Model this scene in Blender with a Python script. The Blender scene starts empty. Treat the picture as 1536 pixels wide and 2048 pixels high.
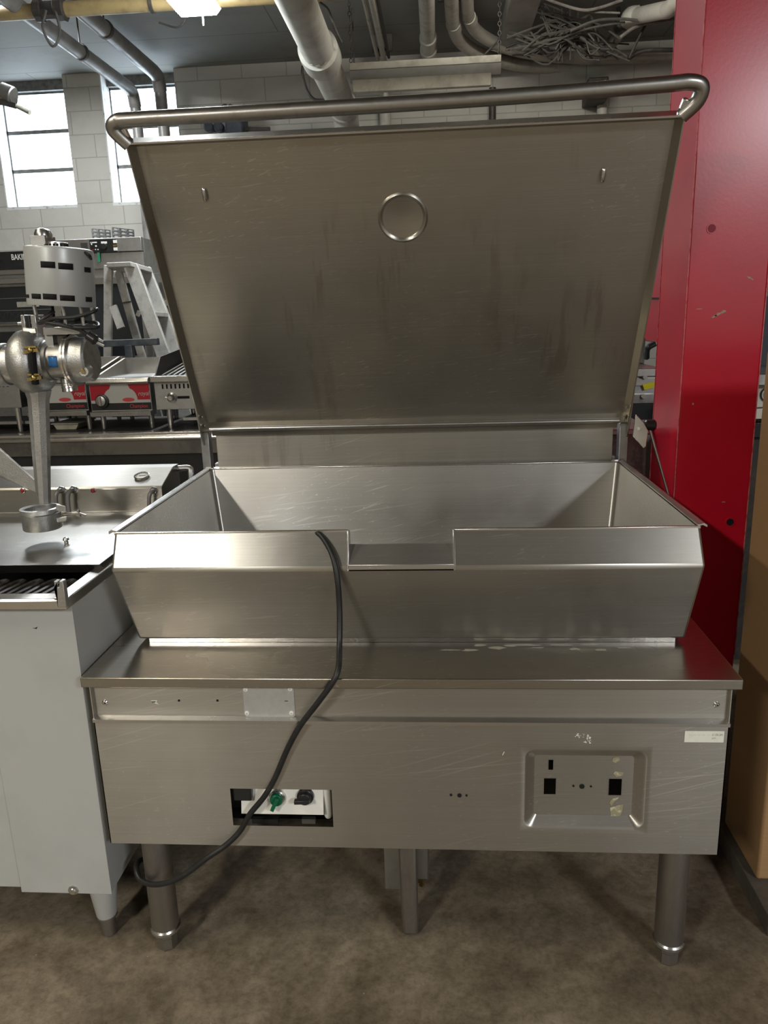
import bpy, bmesh, math, random
from mathutils import Vector as V, Matrix, Euler
random.seed(7)
C = bpy.context.scene.collection
PI = math.pi

# ---------------------------------------------------------------- camera solve
F = 1530.0; CX, CY = 768.0, 1024.0; EYE = 1.42
_dy = V((876-CX, 632-CY, F)).normalized()
_dn = V((960-CX, 6965-CY, F)).normalized()
_dn = (_dn - _dn.dot(_dy)*_dy).normalized()
_dx = _dn.cross(_dy)
RIGHT = V((_dx.x, _dy.x, -_dn.x)); DOWN = V((_dx.y, _dy.y, -_dn.y)); FWD = V((_dx.z, _dy.z, -_dn.z))
CAM = V((0, 0, EYE))
def P(px, py, Y=None, X=None, Z=None):
    """point of the place seen at a pixel of the photograph, at a known distance, side or height"""
    r = RIGHT*(px-CX) + DOWN*(py-CY) + FWD*F
    t = Y/r.y if Y is not None else (X/r.x if X is not None else (Z-EYE)/r.z)
    return CAM + r*t
cd = bpy.data.cameras.new('camera'); cam = bpy.data.objects.new('camera', cd); C.objects.link(cam)
cd.sensor_fit = 'VERTICAL'; cd.sensor_height = 36; cd.sensor_width = 27; cd.lens = F/2048*36
cd.clip_start = .05
m = Matrix((RIGHT, -DOWN, -FWD)).transposed().to_4x4(); m.translation = CAM
cam.matrix_world = m
bpy.context.scene.camera = cam

# ---------------------------------------------------------------- materials
def mat(name, col, rough=.5, metal=0., **k):
    m = bpy.data.materials.new(name); m.use_nodes = True
    b = m.node_tree.nodes['Principled BSDF']
    b.inputs['Base Color'].default_value = (*col, 1); b.inputs['Roughness'].default_value = rough
    b.inputs['Metallic'].default_value = metal
    for a, v in k.items(): b.inputs[a.replace('_', ' ')].default_value = v
    return m
class N:
    def __init__(s, m): s.t = m.node_tree; s.b = s.t.nodes['Principled BSDF']
    def new(s, typ, **k):
        n = s.t.nodes.new(typ)
        for a, v in k.items():
            if a in n.inputs.keys() if hasattr(n.inputs, 'keys') else False: n.inputs[a].default_value = v
            else: setattr(n, a, v)
        return n
    def link(s, a, b): s.t.links.new(a, b)
    def coord(s, scale=(1,1,1), rot=(0,0,0)):
        v = s.t.nodes.new('ShaderNodeTexCoord').outputs['Object']
        if any(rot):                       # turn first, stretch afterwards
            mr = s.t.nodes.new('ShaderNodeMapping'); mr.inputs['Rotation'].default_value = rot; s.link(v, mr.inputs['Vector']); v = mr.outputs['Vector']
        mp = s.t.nodes.new('ShaderNodeMapping'); mp.inputs['Scale'].default_value = scale
        s.link(v, mp.inputs['Vector']); return mp.outputs['Vector']
    def noise(s, vec, scale, detail=4, rough=.55):
        n = s.t.nodes.new('ShaderNodeTexNoise'); n.inputs['Scale'].default_value = scale
        n.inputs['Detail'].default_value = detail; n.inputs['Roughness'].default_value = rough
        s.link(vec, n.inputs['Vector']); return n.outputs['Fac']
    def ramp(s, fac, stops):
        r = s.t.nodes.new('ShaderNodeValToRGB'); e = r.color_ramp.elements
        while len(e) < len(stops): e.new(.5)
        for el, (p, c) in zip(e, stops): el.position = p; el.color = (*c, 1) if len(c) == 3 else c
        s.link(fac, r.inputs['Fac']); return r.outputs['Color']
    def mix(s, fac, a, b, mode='MIX'):
        n = s.t.nodes.new('ShaderNodeMix'); n.data_type = 'RGBA'; n.blend_type = mode
        for sock, v in ((n.inputs[0], fac), (n.inputs[6], a), (n.inputs[7], b)):
            if hasattr(v, 'links'): s.link(v, sock)
            elif isinstance(v, (int, float)): sock.default_value = v
            else: sock.default_value = (*v, 1)
        return n.outputs[2]
    def maprange(s, fac, a, b, c, d):
        n = s.t.nodes.new('ShaderNodeMapRange')
        for i, v in enumerate((a, b, c, d)): n.inputs[i+1].default_value = v
        s.link(fac, n.inputs[0]); return n.outputs[0]
    def bump(s, h, strength=.1, dist=.002):
        n = s.t.nodes.new('ShaderNodeBump'); n.inputs['Strength'].default_value = strength
        n.inputs['Distance'].default_value = dist; s.link(h, n.inputs['Height'])
        s.link(n.outputs['Normal'], s.b.inputs['Normal'])
    def set(s, sock, out): s.link(out, s.b.inputs[sock])

def steel(name, col, rough, grain=(2.2, 330, 330), aniso=.55, tang=(0, 1, 1), scratch=.28, stain=.25, stain_col=(.30, .26, .21), metal=1.0, drips=0):
    m = mat(name, col, rough, metal); n = N(m)
    g = n.noise(n.coord(grain), 1.0, 3)
    v = n.coord()
    st = n.noise(v, 3.2, 4, .55)
    st2 = n.noise(n.coord((1, 1, .45)), 9, 3, .6)
    mk = n.maprange(st, .45, .72, 0, stain); c1 = n.mix(mk, col, stain_col)
    c2 = n.mix(n.maprange(st2, .42, .95, 0, stain*.6), c1, tuple(min(1, x*1.25) for x in col))
    c3 = n.mix(.12, c2, n.ramp(g, ((.3, (.25,)*3), (.7, (1,)*3))), 'MULTIPLY')
    # fine diagonal wipe scratches
    pm = n.noise(v, 2.6, 3)
    c4 = c3
    for rt, off, hi in (((.0, .30, .0), 2.2, .72), ((.0, .12, .0), 1.6, .72), ((.0, .0, -.4), 2.5, .74)):
        s1 = n.noise(n.coord((off, 190, 190), rt), 1.0, 1)
        mu = n.t.nodes.new('ShaderNodeMath'); mu.operation = 'MULTIPLY'
        n.link(n.maprange(s1, hi-.06, hi+.03, 0, scratch), mu.inputs[0]); n.link(n.maprange(pm, .42, .6, .1, 1), mu.inputs[1])
        c4 = n.mix(mu.outputs[0], c4, (.85, .84, .8))
    if drips:                              # dried brown runs down the sheet
        d1 = n.noise(n.coord((16, 2.2, 2.2)), 1.0, 5, .6); d2 = n.noise(n.coord((2.2, 2.2, 2.2)), 1.0, 2)
        mu = n.t.nodes.new('ShaderNodeMath'); mu.operation = 'MULTIPLY'
        n.link(n.maprange(d1, .56, .62, 0, drips), mu.inputs[0]); n.link(n.maprange(d2, .48, .58, 0, 1), mu.inputs[1])
        c4 = n.mix(mu.outputs[0], c4, (.27, .22, .165))
    n.set('Base Color', c4)
    n.set('Roughness', n.maprange(st, .3, .75, rough*.82, rough*1.3))
    n.b.inputs['Anisotropic'].default_value = aniso
    t = n.t.nodes.new('ShaderNodeCombineXYZ')
    for i in range(3): t.inputs[i].default_value = tang[i]
    n.set('Tangent', t.outputs[0])
    return m
def worn(name, col, col2, rough, metal=0., scale=12, lo=.45, hi=.7, amount=1., bump=.1, dist=.001, detail=6, fleck=None, stretch=(1, 1, 1)):
    m = mat(name, col, rough, metal); n = N(m)
    f = n.noise(n.coord(stretch), scale, detail, .65)
    c = n.mix(n.maprange(f, lo, hi, 0, amount), col, col2)
    if fleck:
        f2 = n.noise(n.coord(), scale*9, 2)
        c = n.mix(n.maprange(f2, .68, .73, 0, 1), c, fleck)
    n.set('Base Color', c); n.set('Roughness', n.maprange(f, .3, .7, rough*.85, min(1, rough*1.2)))
    if bump: n.bump(n.noise(n.coord(), scale*14, 3), bump, dist)
    return m
M = {}
M['steel'] = steel('brushed_steel', (.51, .49, .445), .33, aniso=.78, stain=.3, metal=.94)
M['lid'] = steel('brushed_steel_lid', (.47, .445, .395), .35, aniso=.35, scratch=.3, stain=.4, stain_col=(.34, .29, .215), metal=.95, drips=.4)
M['pan_in'] = steel('brushed_steel_inside', (.52, .505, .47), .33, aniso=.4, scratch=.6, stain=.3, metal=.9)
M['tube'] = worn('tube_steel', (.46, .445, .42), (.30, .28, .26), .34, 1, 26, .5, .7, .6, .05)
M['leg'] = worn('leg_steel', (.36, .345, .32), (.22, .20, .18), .45, 1, 18, .45, .7, .8, .1, stretch=(1, 1, .3))
M['bright'] = worn('bright_steel', (.68, .67, .65), (.56, .55, .53), .24, 1, 14, .45, .8, .5, 0)
M['dull'] = worn('dull_steel', (.42, .42, .41), (.28, .27, .26), .42, 1, 14, .45, .7, .7, .06)
M['cast'] = worn('cast_aluminium', (.55, .55, .54), (.30, .30, .29), .42, 1, 26, .48, .7, .8, .5, .0012, fleck=(.75, .75, .74))
M['grey'] = worn('grey_enamel', (.43, .435, .42), (.32, .315, .30), .42, 0, 3.5, .5, .78, .5, .05, .0006)
M['motor'] = worn('motor_grey', (.50, .515, .51), (.40, .41, .41), .34, .2, 18, .5, .7, .6, .04, stretch=(1, 1, .15))
M['black'] = worn('black_enamel', (.007, .0075, .008), (.018, .018, .017), .5, 0, 8)
M['void'] = mat('dark_hole', (.004, .004, .004), .9)
M['rubber'] = worn('black_rubber', (.014, .014, .014), (.03, .03, .03), .45, 0, 30, .5, .75, .6, .05)
M['plastic'] = mat('black_plastic', (.018, .018, .018), .35)
M['green'] = mat('green_plastic', (.0, .12, .055), .3)
M['white'] = mat('white_plate', (.78, .77, .70), .5)
M['label'] = worn('old_paper_label', (.80, .80, .70), (.66, .65, .55), .6, 0, 60, .5, .7, .6, 0)
M['faint'] = mat('faint_ink', (.50, .49, .42), .6)
M['ink'] = mat('black_ink', (.03, .03, .03), .6)
M['glue'] = worn('dried_glue', (.30, .27, .16), (.55, .52, .38), .5, 0, 90, .5, .62, .9, .2)
M['brass'] = worn('brass', (.50, .38, .14), (.2, .15, .08), .35, 1, 60)
M['blue'] = mat('blue_sticker', (.03, .16, .42), .4)
M['lens_red'] = mat('red_pilot_lens', (.45, .01, .015), .12, Coat_Weight=.5)
M['dial'] = mat('dial_face', (.72, .71, .66), .5)
M['coil'] = worn('heating_coil', (.05, .045, .042), (.12, .11, .10), .5, .6, 40)
M['yellow_tag'] = mat('yellow_tag', (.80, .72, .02), .6)
M['pvc'] = worn('white_pvc', (.50, .49, .43), (.26, .25, .21), .5, 0, 5, .5, .75, .7, .05)
M['conduit'] = worn('painted_conduit', (.44, .425, .36), (.24, .225, .19), .5, 0, 9, .5, .72, .8, .08)
M['pipe'] = worn('painted_grey_pipe', (.21, .20, .185), (.13, .12, .11), .4, .2, 7)
M['ypipe'] = worn('yellowed_pipe', (.34, .25, .11), (.2, .14, .07), .45, 0, 8)
M['fixture'] = worn('cream_fixture', (.42, .40, .32), (.28, .26, .21), .5, 0, 9)
M['duct'] = worn('grey_duct', (.33, .325, .30), (.24, .23, .21), .55, 0, 4)
M['iron'] = worn('dark_iron', (.055, .052, .05), (.11, .09, .07), .55, .5, 20)
M['wire'] = worn('dusty_wires', (.085, .078, .068), (.045, .04, .035), .7, 0, 14)
M['twire'] = worn('pale_wires', (.22, .205, .18), (.13, .12, .10), .7, 0, 14)
M['ladder'] = worn('weathered_ladder', (.50, .49, .45), (.30, .28, .25), .6, .1, 20, .48, .7, .8)
M['bluebar'] = worn('blue_painted_bar', (.05, .06, .075), (.12, .12, .12), .5, .3, 16)
M['red_sticker'] = mat('red_graphic', (.42, .008, .02), .4)
M['pale_sticker'] = mat('pale_graphic', (.50, .50, .49), .45)
M['pinkred'] = mat('light_red_graphic', (.62, .06, .07), .4)
M['glassdark'] = mat('dark_glass', (.02, .022, .024), .08, Coat_Weight=.3)
M['hammer'] = worn('hammered_grey', (.22, .21, .205), (.34, .33, .32), .45, .3, 70, .5, .6, .8, .5, .003)
M['greenplas'] = mat('green_tag', (.03, .24, .13), .5)
M['navy'] = worn('navy_housing', (.05, .06, .085), (.09, .1, .12), .5, 0, 20)

# red column paint, scuffed to the metal in places
def red_paint():
    m = mat('red_gloss_paint', (.62, .006, .028), .30, 0, Coat_Weight=.3); m.node_tree.nodes['Principled BSDF'].inputs['Coat Roughness'].default_value = .22
    n = N(m); v = n.coord()
    f = n.noise(n.coord((1, 1, 1.6)), 9, 8, .7)
    f2 = n.noise(v, 2.1, 3)
    # chips only where both noises are high
    mul = n.t.nodes.new('ShaderNodeMath'); mul.operation = 'MULTIPLY'
    n.link(n.maprange(f, .70, .73, 0, 1), mul.inputs[0]); n.link(n.maprange(f2, .5, .56, 0, 1), mul.inputs[1])
    n.set('Base Color', n.mix(mul.outputs[0], n.mix(n.maprange(f2, .3, .7, 0, 1), (.62, .006, .028), (.48, .004, .02)), (.55, .45, .38)))
    n.bump(n.noise(v, 120, 3), .10, .001)
    return m
M['red'] = red_paint(); M['edge'] = worn('worn_edge_highlight_paint', (.62, .16, .16), (.5, .02, .04), .5, 0, 40, .45, .6, .9, 0)
def cardboard():
    m = mat('cardboard', (.36, .215, .095), .75); n = N(m)
    f = n.noise(n.coord((1, 1, 60)), 3, 3); f2 = n.noise(n.coord(), 3, 5)
    n.set('Base Color', n.mix(n.maprange(f2, .4, .7, 0, .6), n.mix(n.maprange(f, .4, .6, 0, .25), (.36, .215, .095), (.28, .165, .07)), (.30, .18, .085)))
    return m
M['card'] = cardboard()
def concrete():
    m = mat('floor_concrete', (.19, .16, .12), .6); n = N(m); v = n.coord()
    a = n.noise(v, 2.2, 8, .68); b = n.noise(v, 9, 6, .7); c = n.noise(v, 55, 4, .7); d = n.noise(v, 38, 2)
    col = n.ramp(a, ((.28, (.115, .090, .060)), (.5, (.225, .182, .125)), (.72, (.34, .285, .205))))
    col = n.mix(.55, col, n.ramp(b, ((.3, (.35, .33, .3)), (.65, (1, 1, 1)))), 'MULTIPLY')
    col = n.mix(.6, col, n.ramp(c, ((.35, (.45, .43, .4)), (.6, (1, 1, 1)))), 'MULTIPLY')
    wv = n.noise(n.coord((1, 3.5, 1), (0, 0, .5)), 4, 5, .6)
    col = n.mix(n.maprange(wv, .6, .72, 0, .35), col, (.20, .165, .115))
    col = n.mix(n.maprange(n.noise(v, 3.1, 5, .6), .62, .75, 0, .45), col, (.07, .055, .04))
    vo = n.t.nodes.new('ShaderNodeTexVoronoi'); vo.inputs['Scale'].default_value = 34; n.link(v, vo.inputs['Vector'])
    sp = n.t.nodes.new('ShaderNodeMath'); sp.operation = 'MULTIPLY'
    n.link(n.maprange(vo.outputs['Distance'], .045, .03, 0, 1), sp.inputs[0]); n.link(n.maprange(n.noise(v, 21, 2), .56, .6, 0, 1), sp.inputs[1])
    col = n.mix(sp.outputs[0], col, (.6, .57, .5))
    n.set('Base Color', col); n.set('Roughness', n.maprange(a, .3, .7, .5, .72)); n.bump(c, .35, .003)
    return m
def block(name, c1, c2, w, h, rot, joint, off=.5):
    m = mat(name, c1, .75); n = N(m); v = n.coord((1, 1, 1), rot)
    br = n.t.nodes.new('ShaderNodeTexBrick'); n.link(v, br.inputs['Vector'])
    br.inputs['Scale'].default_value = 1; br.inputs['Brick Width'].default_value = w; br.inputs['Row Height'].default_value = h
    br.inputs['Mortar Size'].default_value = .006; br.inputs['Mortar Smooth'].default_value = .6; br.offset = off
    br.inputs['Color1'].default_value = (*c1, 1); br.inputs['Color2'].default_value = (*[x*.93 for x in c1], 1); br.inputs['Mortar'].default_value = (*joint, 1)
    f = n.noise(n.coord(), 2.2, 6, .7)
    col = n.mix(n.maprange(f, .5, .75, 0, .7), br.outputs['Color'], c2)
    n.set('Base Color', col)
    inv = n.t.nodes.new('ShaderNodeMath'); inv.operation = 'SUBTRACT'; inv.inputs[0].default_value = 1; n.link(br.outputs['Fac'], inv.inputs[1])
    n.bump(inv.outputs[0], .35, .006)
    return m
M['floor'] = concrete()
M['block'] = block('painted_block_wall', (.44, .425, .375), (.33, .31, .27), .40, .195, (PI/2, 0, 0), (.30, .285, .25))
M['ceil'] = block('painted_plank_ceiling', (.20, .195, .175), (.13, .125, .11), 2.4, .62, (0, 0, 0), (.10, .095, .085), .3)
M['plain'] = worn('painted_side_wall', (.30, .29, .26), (.2, .19, .17), .8, 0, 2)
def emit(name, col, s):
    m = mat(name, (.8, .8, .8), .5); b = m.node_tree.nodes['Principled BSDF']
    b.inputs['Emission Color'].default_value = (*col, 1); b.inputs['Emission Strength'].default_value = s; return m
M['pane'] = emit('daylit_frosted_pane', (.70, .85, 1.0), 4.2)
M['tubeglow'] = emit('lit_fluorescent_lens', (.9, .96, 1.0), 40)
M['winframe'] = worn('rusty_window_frame', (.16, .16, .15), (.08, .07, .06), .6, 0, 20)
M['wreveal'] = worn('flaking_white_paint', (.58, .58, .55), (.25, .24, .22), .7, 0, 22, .55, .7, .9)

# ---------------------------------------------------------------- mesh kit
class MB:
    def __init__(s): s.b = bmesh.new()
    def face(s, pts):
        vs = [s.b.verts.new(p) for p in pts]
        try: return s.b.faces.new(vs)
        except ValueError: return None
    def hexa(s, p):          # 8 corners: bottom 0-3, top 4-7
        v = [s.b.verts.new(q) for q in p]
        for f in ((3,2,1,0), (4,5,6,7), (0,1,5,4), (1,2,6,5), (2,3,7,6), (3,0,4,7)): s.b.faces.new([v[i] for i in f])
        return s
    def box(s, a, b, T=None):
        x0, x1 = sorted((a[0], b[0])); y0, y1 = sorted((a[1], b[1])); z0, z1 = sorted((a[2], b[2]))
        p = [V(q) for q in ((x0,y0,z0),(x1,y0,z0),(x1,y1,z0),(x0,y1,z0),(x0,y0,z1),(x1,y0,z1),(x1,y1,z1),(x0,y1,z1))]
        if T: p = [T @ q for q in p]
        return s.hexa(p)
    def bar(s, p, q, w, h, up=(0, 0, 1)):
        p, q = V(p), V(q); d = (q-p).normalized(); u = V(up); sd = d.cross(u)
        if sd.length < 1e-4: sd = d.cross(V((1, 0, 0)))
        sd.normalize(); u = sd.cross(d).normalized(); a, b = sd*w/2, u*h/2
        return s.hexa([p-a-b, p+a-b, q+a-b, q-a-b, p-a+b, p+a+b, q+a+b, q-a+b])
    def cone(s, p, q, r0, r1=None, n=20, cap=True):
        r1 = r0 if r1 is None else r1; p, q = V(p), V(q); d = (q-p).normalized()
        a = d.orthogonal().normalized(); b = d.cross(a)
        L = [[s.b.verts.new(c + (a*math.cos(2*PI*i/n) + b*math.sin(2*PI*i/n))*r) for i in range(n)] for c, r in ((p, r0), (q, r1))]
        for i in range(n): s.b.faces.new((L[0][i], L[0][(i+1) % n], L[1][(i+1) % n], L[1][i]))
        if cap: s.b.faces.new(L[0][::-1]); s.b.faces.new(L[1])
        return s
    def lathe(s, base, axis, prof, n=28, cap=True):     # prof: (radius, height along axis)
        base = V(base); d = V(axis).normalized(); a = d.orthogonal().normalized(); b = d.cross(a); L = []
        for r, h in prof:
            L.append([s.b.verts.new(base + d*h + (a*math.cos(2*PI*i/n) + b*math.sin(2*PI*i/n))*max(r, 1e-5)) for i in range(n)])
        for A, B in zip(L, L[1:]):
            for i in range(n): s.b.faces.new((A[i], A[(i+1) % n], B[(i+1) % n], B[i]))
        if cap: s.b.faces.new(L[0][::-1]); s.b.faces.new(L[-1])
        return s
    def tube(s, pts, r, n=12, smooth=6, cap=True):
        pts = [V(p) for p in pts]
        if smooth and len(pts) > 2:
            q = []
            P_ = [pts[0]*2-pts[1]] + pts + [pts[-1]*2-pts[-2]]
            for i in range(1, len(P_)-2):
                a, b, c, d = P_[i-1:i+3]
                for k in range(smooth):
                    t = k/smooth
                    q.append(.5*((2*b) + (c-a)*t + (2*a-5*b+4*c-d)*t*t + (3*b-a-3*c+d)*t**3))
            pts = q + [pts[-1]]
        nrm = None; L = []
        for i, p in enumerate(pts):
            d = (pts[min(i+1, len(pts)-1)] - pts[max(i-1, 0)]).normalized()
            nrm = d.orthogonal() if nrm is None else nrm - d*nrm.dot(d)
            nrm.normalize(); b = d.cross(nrm); rr = r(i/(len(pts)-1)) if callable(r) else r
            L.append([s.b.verts.new(p + (nrm*math.cos(2*PI*k/n) + b*math.sin(2*PI*k/n))*rr) for k in range(n)])
        for A, B in zip(L, L[1:]):
            for i in range(n): s.b.faces.new((A[i], A[(i+1) % n], B[(i+1) % n], B[i]))
        if cap: s.b.faces.new(L[0][::-1]); s.b.faces.new(L[-1])
        return s
    def prism(s, poly, d):   # polygon of points extruded by vector d
        poly = [V(p) for p in poly]; d = V(d)
        A = [s.b.verts.new(p) for p in poly]; B = [s.b.verts.new(p+d) for p in poly]; n = len(A)
        s.b.faces.new(A[::-1]); s.b.faces.new(B)
        for i in range(n): s.b.faces.new((A[i], A[(i+1) % n], B[(i+1) % n], B[i]))
        return s
    def sphere(s, c, r, sc=(1, 1, 1), n=16):
        T = Matrix.Translation(V(c)) @ Matrix.Diagonal((*[r*x for x in sc], 1))
        bmesh.ops.create_uvsphere(s.b, u_segments=n, v_segments=max(6, n//2), radius=1, matrix=T); return s
    def bridge(s, A, B):
        n = len(A)
        for i in range(n):
            p = [A[i], A[(i+1) % n], B[(i+1) % n], B[i]]; q = []
            for x in p:
                if not any((x-y).length < 1e-7 for y in q): q.append(x)
            if len(q) > 2: s.face(q)
    def build(s, name, m, parent=None, bevel=0, smooth=32, solid=0, seg=2, weld=True):
        b = s.b
        if weld: bmesh.ops.remove_doubles(b, verts=b.verts, dist=1e-5)
        bmesh.ops.recalc_face_normals(b, faces=b.faces)
        off = parent_world(parent) if parent else None
        me = bpy.data.meshes.new(name)
        o = bpy.data.objects.new(name, me); C.objects.link(o)
        if parent is None:
            lo = V([min(v.co[i] for v in b.verts) for i in range(3)]); hi = V([max(v.co[i] for v in b.verts) for i in range(3)])
            off = V(((lo.x+hi.x)/2, (lo.y+hi.y)/2, lo.z)); o.location = off
            WORLD[o.name] = off
        else:
            o.parent = parent; WORLD[o.name] = off
        for v in b.verts: v.co -= off
        b.to_mesh(me); b.free(); me.materials.append(m)
        if smooth: me.shade_smooth(); me.set_sharp_from_angle(angle=math.radians(smooth))
        if solid:
            md = o.modifiers.new('thickness', 'SOLIDIFY'); md.thickness = solid; md.offset = 0
        if bevel:
            md = o.modifiers.new('bevel', 'BEVEL'); md.width = bevel; md.segments = seg; md.limit_method = 'ANGLE'; md.angle_limit = .6
            md.harden_normals = False
        return o
WORLD = {}
def parent_world(o): return WORLD[o.name]
def thing(name, loc, label, cat, group=None):
    o = bpy.data.objects.new(name, None); C.objects.link(o); o.location = loc; o.empty_display_size = .1
    WORLD[o.name] = V(loc); o['label'] = label; o['category'] = cat
    if group: o['group'] = group
    return o
def tag(o, label, cat, group=None, kind=None):
    o['label'] = label; o['category'] = cat
    if group: o['group'] = group
    if kind: o['kind'] = kind
    return o
def struct(o): o['kind'] = 'structure'; return o
def text(name, body, m, parent, loc, size, rot=(PI/2, 0, 0), ext=.0003, sx=1., shear=0, align='LEFT', bold=0):
    cu = bpy.data.curves.new('t', 'FONT'); cu.body = body; cu.size = size; cu.extrude = ext; cu.shear = shear; cu.align_x = align; cu.offset = bold
    o = bpy.data.objects.new('t', cu); C.objects.link(o)
    dg = bpy.context.evaluated_depsgraph_get(); dg.update()
    me = bpy.data.meshes.new_from_object(o.evaluated_get(dg)); bpy.data.objects.remove(o)
    T = Matrix.Translation(V(loc)) @ Euler(rot).to_matrix().to_4x4() @ Matrix.Diagonal((sx, 1, 1, 1))
    me.transform(Matrix.Translation(-parent_world(parent)) @ T)
    me.materials.clear(); me.materials.append(m)
    r = bpy.data.objects.new(name, me); C.objects.link(r); r.parent = parent; WORLD[r.name] = parent_world(parent); return r
def copy_tree(o, parent=None):
    c = o.copy(); C.objects.link(c)
    if parent: c.parent = parent
    for ch in list(o.children): copy_tree(ch, c)
    return c
def rr(cx, cz, hx, hz, r, n=5):   # rounded rectangle loop (local 2-D)
    L = []
    for sx, sz, a0 in ((1, 1, 0), (-1, 1, PI/2), (-1, -1, PI), (1, -1, 1.5*PI)):
        for k in range(n+1):
            a = a0 + PI/2*k/n
            L.append((cx + sx*(hx-r) + r*math.cos(a), cz + sz*(hz-r) + r*math.sin(a)))
    return L
def cells(mb, xs, zs, holes, f):  # sheet of grid cells, skipping rectangular holes (x0,x1,z0,z1)
    for i in range(len(xs)-1):
        for j in range(len(zs)-1):
            cx, cz = (xs[i]+xs[i+1])/2, (zs[j]+zs[j+1])/2
            if any(a < cx < b and c < cz < d for a, b, c, d in holes): continue
            mb.face([f(xs[i], zs[j]), f(xs[i+1], zs[j]), f(xs[i+1], zs[j+1]), f(xs[i], zs[j+1])])
def grid_of(x0, x1, z0, z1, holes):
    xs = sorted({x0, x1, *[h[0] for h in holes], *[h[1] for h in holes]}); zs = sorted({z0, z1, *[h[2] for h in holes], *[h[3] for h in holes]})
    return xs, zs
def disc(mb, c, r, nrm, h=.0006, n=16): mb.cone(V(c)-V(nrm)*h*.2, V(c)+V(nrm)*h, r, r, n); return mb

# ================================================================ the room
ZC, YW = 3.62, 7.4
XL, XR, YF = -6.0, 5.0, -5.5
struct(MB().box((XL, YF, -.1), (XR, YW+.3, 0)).build('floor', M['floor']))
struct(MB().box((XL, YF, ZC), (XR, YW+.3, ZC+.15)).build('ceiling', M['ceil']))
struct(MB().box((XL-.2, YF, 0), (XL, YW, ZC)).build('wall_left', M['plain']))
struct(MB().box((XR, YF, 0), (XR+.2, YW, ZC)).build('wall_right', M['plain']))
struct(MB().box((XL, YF-.2, 0), (XR, YF, ZC)).build('wall_front', M['plain']))
# back wall with two window openings
w2 = (P(203, 200, YW).x, P(352, 200, YW).x); wz = (P(290, 409, YW).z, P(270, 132, YW).z)
w1 = (w2[0]-1.0-.0, P(140, 290, YW).x); w1 = (w1[1]-(w2[1]-w2[0]), w1[1])
holes = [(w1[0], w1[1], *wz), (w2[0], w2[1], *wz)]
b = MB(); xs, zs = grid_of(XL, XR, 0, ZC, holes)
for i in range(len(xs)-1):
    for j in range(len(zs)-1):
        cx, cz = (xs[i]+xs[i+1])/2, (zs[j]+zs[j+1])/2
        if not any(a < cx < bb and c < cz < d for a, bb, c, d in holes): b.box((xs[i], YW, zs[j]), (xs[i+1], YW+.26, zs[j+1]))
struct(b.build('wall_back', M['block'], smooth=0))
for k, (x0, x1, z0, z1) in enumerate(holes):
    r = bpy.data.objects.new('window_%d' % (k+1), None); C.objects.link(r); r.location = ((x0+x1)/2, YW+.12, z0); WORLD[r.name] = V(r.location); struct(r)
    yy = YW+.17; dz = (z1-.12-z0-.03)/3
    fr = MB(); t = .022
    fr.box((x0, yy, z0+.03), (x0+t, yy+.03, z1)); fr.box((x1-t, yy, z0+.03), (x1, yy+.03, z1)); fr.box((x0, yy-.05, z1-.12), (x1, yy+.03, z1))
    for j in range(4): fr.box((x0, yy, z0+.03+dz*j-.016), (x1, yy+.03, z0+.03+dz*j+.016))
    fr.build('window_frame', M['winframe'], r)
    for j in range(3):
        MB().box((x0+t, yy+.01, z0+.042+dz*j), (x1-t, yy+.02, z0+.018+dz*(j+1))).build('pane', M['pane'], r)
    MB().box((x0, YW+.0, z0-.001), (x1, YW+.2, z0+.028)).build('window_sill', M['wreveal'], r)
    MB().box((x0-.001, YW+.0, z0+.03), (x0+.012, YW+.17, z1-.005)).build('reveal', M['wreveal'], r)

# red steel column
cy0, cy1 = 2.2, 2.46
cx0 = P(1357, 850, cy0).x; cx1 = P(1508, 866, cy0).x
col = thing('steel_column', ((cx0+cx1)/2, (cy0+cy1)/2, 0), 'tall red painted steel column with bolt holes and scuffs beside the open lid', 'column')
MB().box((cx0, cy0, 0), (cx1, cy1, ZC)).build('shaft', M['red'], col, bevel=.004)
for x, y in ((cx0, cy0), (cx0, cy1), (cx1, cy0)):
    MB().box((x-.0012, y-.0012, .4), (x+.0012, y+.0012, ZC-.01)).build('worn_edge_highlight', M['edge'], col)  # worn corners, with the pale edge highlight put into the colour
for px, py in ((1423, 457), (1460, 1044)):
    p = P(px, py, cy0); disc(MB(), p, .0105, (0, -1, 0), .0012).build('bolt_hole', M['void'] if py > 900 else mat('dull_red_plug', (.24, .012, .03), .6), col)
    b = MB(); b.lathe(p, (0, -1, 0), ((.0105, 0), (.0135, 0), (.0135, .0016), (.0105, .0016)), cap=False); b.build('hole_rim', M['red'], col)
sc = MB()
for px, py, w, h, a in ((1437, 628, .014, .0032, .35), (1428, 633, .007, .0025, .5), (1447, 623, .006, .0035, .25), (1398, 618, .009, .0010, 0), (1447, 1004, .005, .0012, 0), (1500, 556, .010, .0022, -.5), (1386, 808, .002, .003, .0)):
    p = P(px, py, cy0-.0006); T = Matrix.Translation(p) @ Matrix.Rotation(-a, 4, 'Y')
    pts = []
    for k in range(11):
        t = 2*PI*k/11; q = 1+.35*math.sin(k*2.7)
        pts.append(T @ V((w*math.cos(t)*q, 0, h*math.sin(t)*q)))
    sc.prism(pts, (0, .0008, 0))
sc.build('paint_chip', worn('chipped_paint', (.42, .36, .28), (.5, .12, .1), .6, 0, 160, .5, .6, .8, 0), col)

# ================================================================ the tilting braising pan
YFp = 1.427
bx0, bx1 = -.745, .573
pan = thing('braising_pan', ((bx0+bx1)/2, 1.87, 0), 'large stainless tilting braising pan with its lid open on a legged console', 'cooking equipment')
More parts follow.
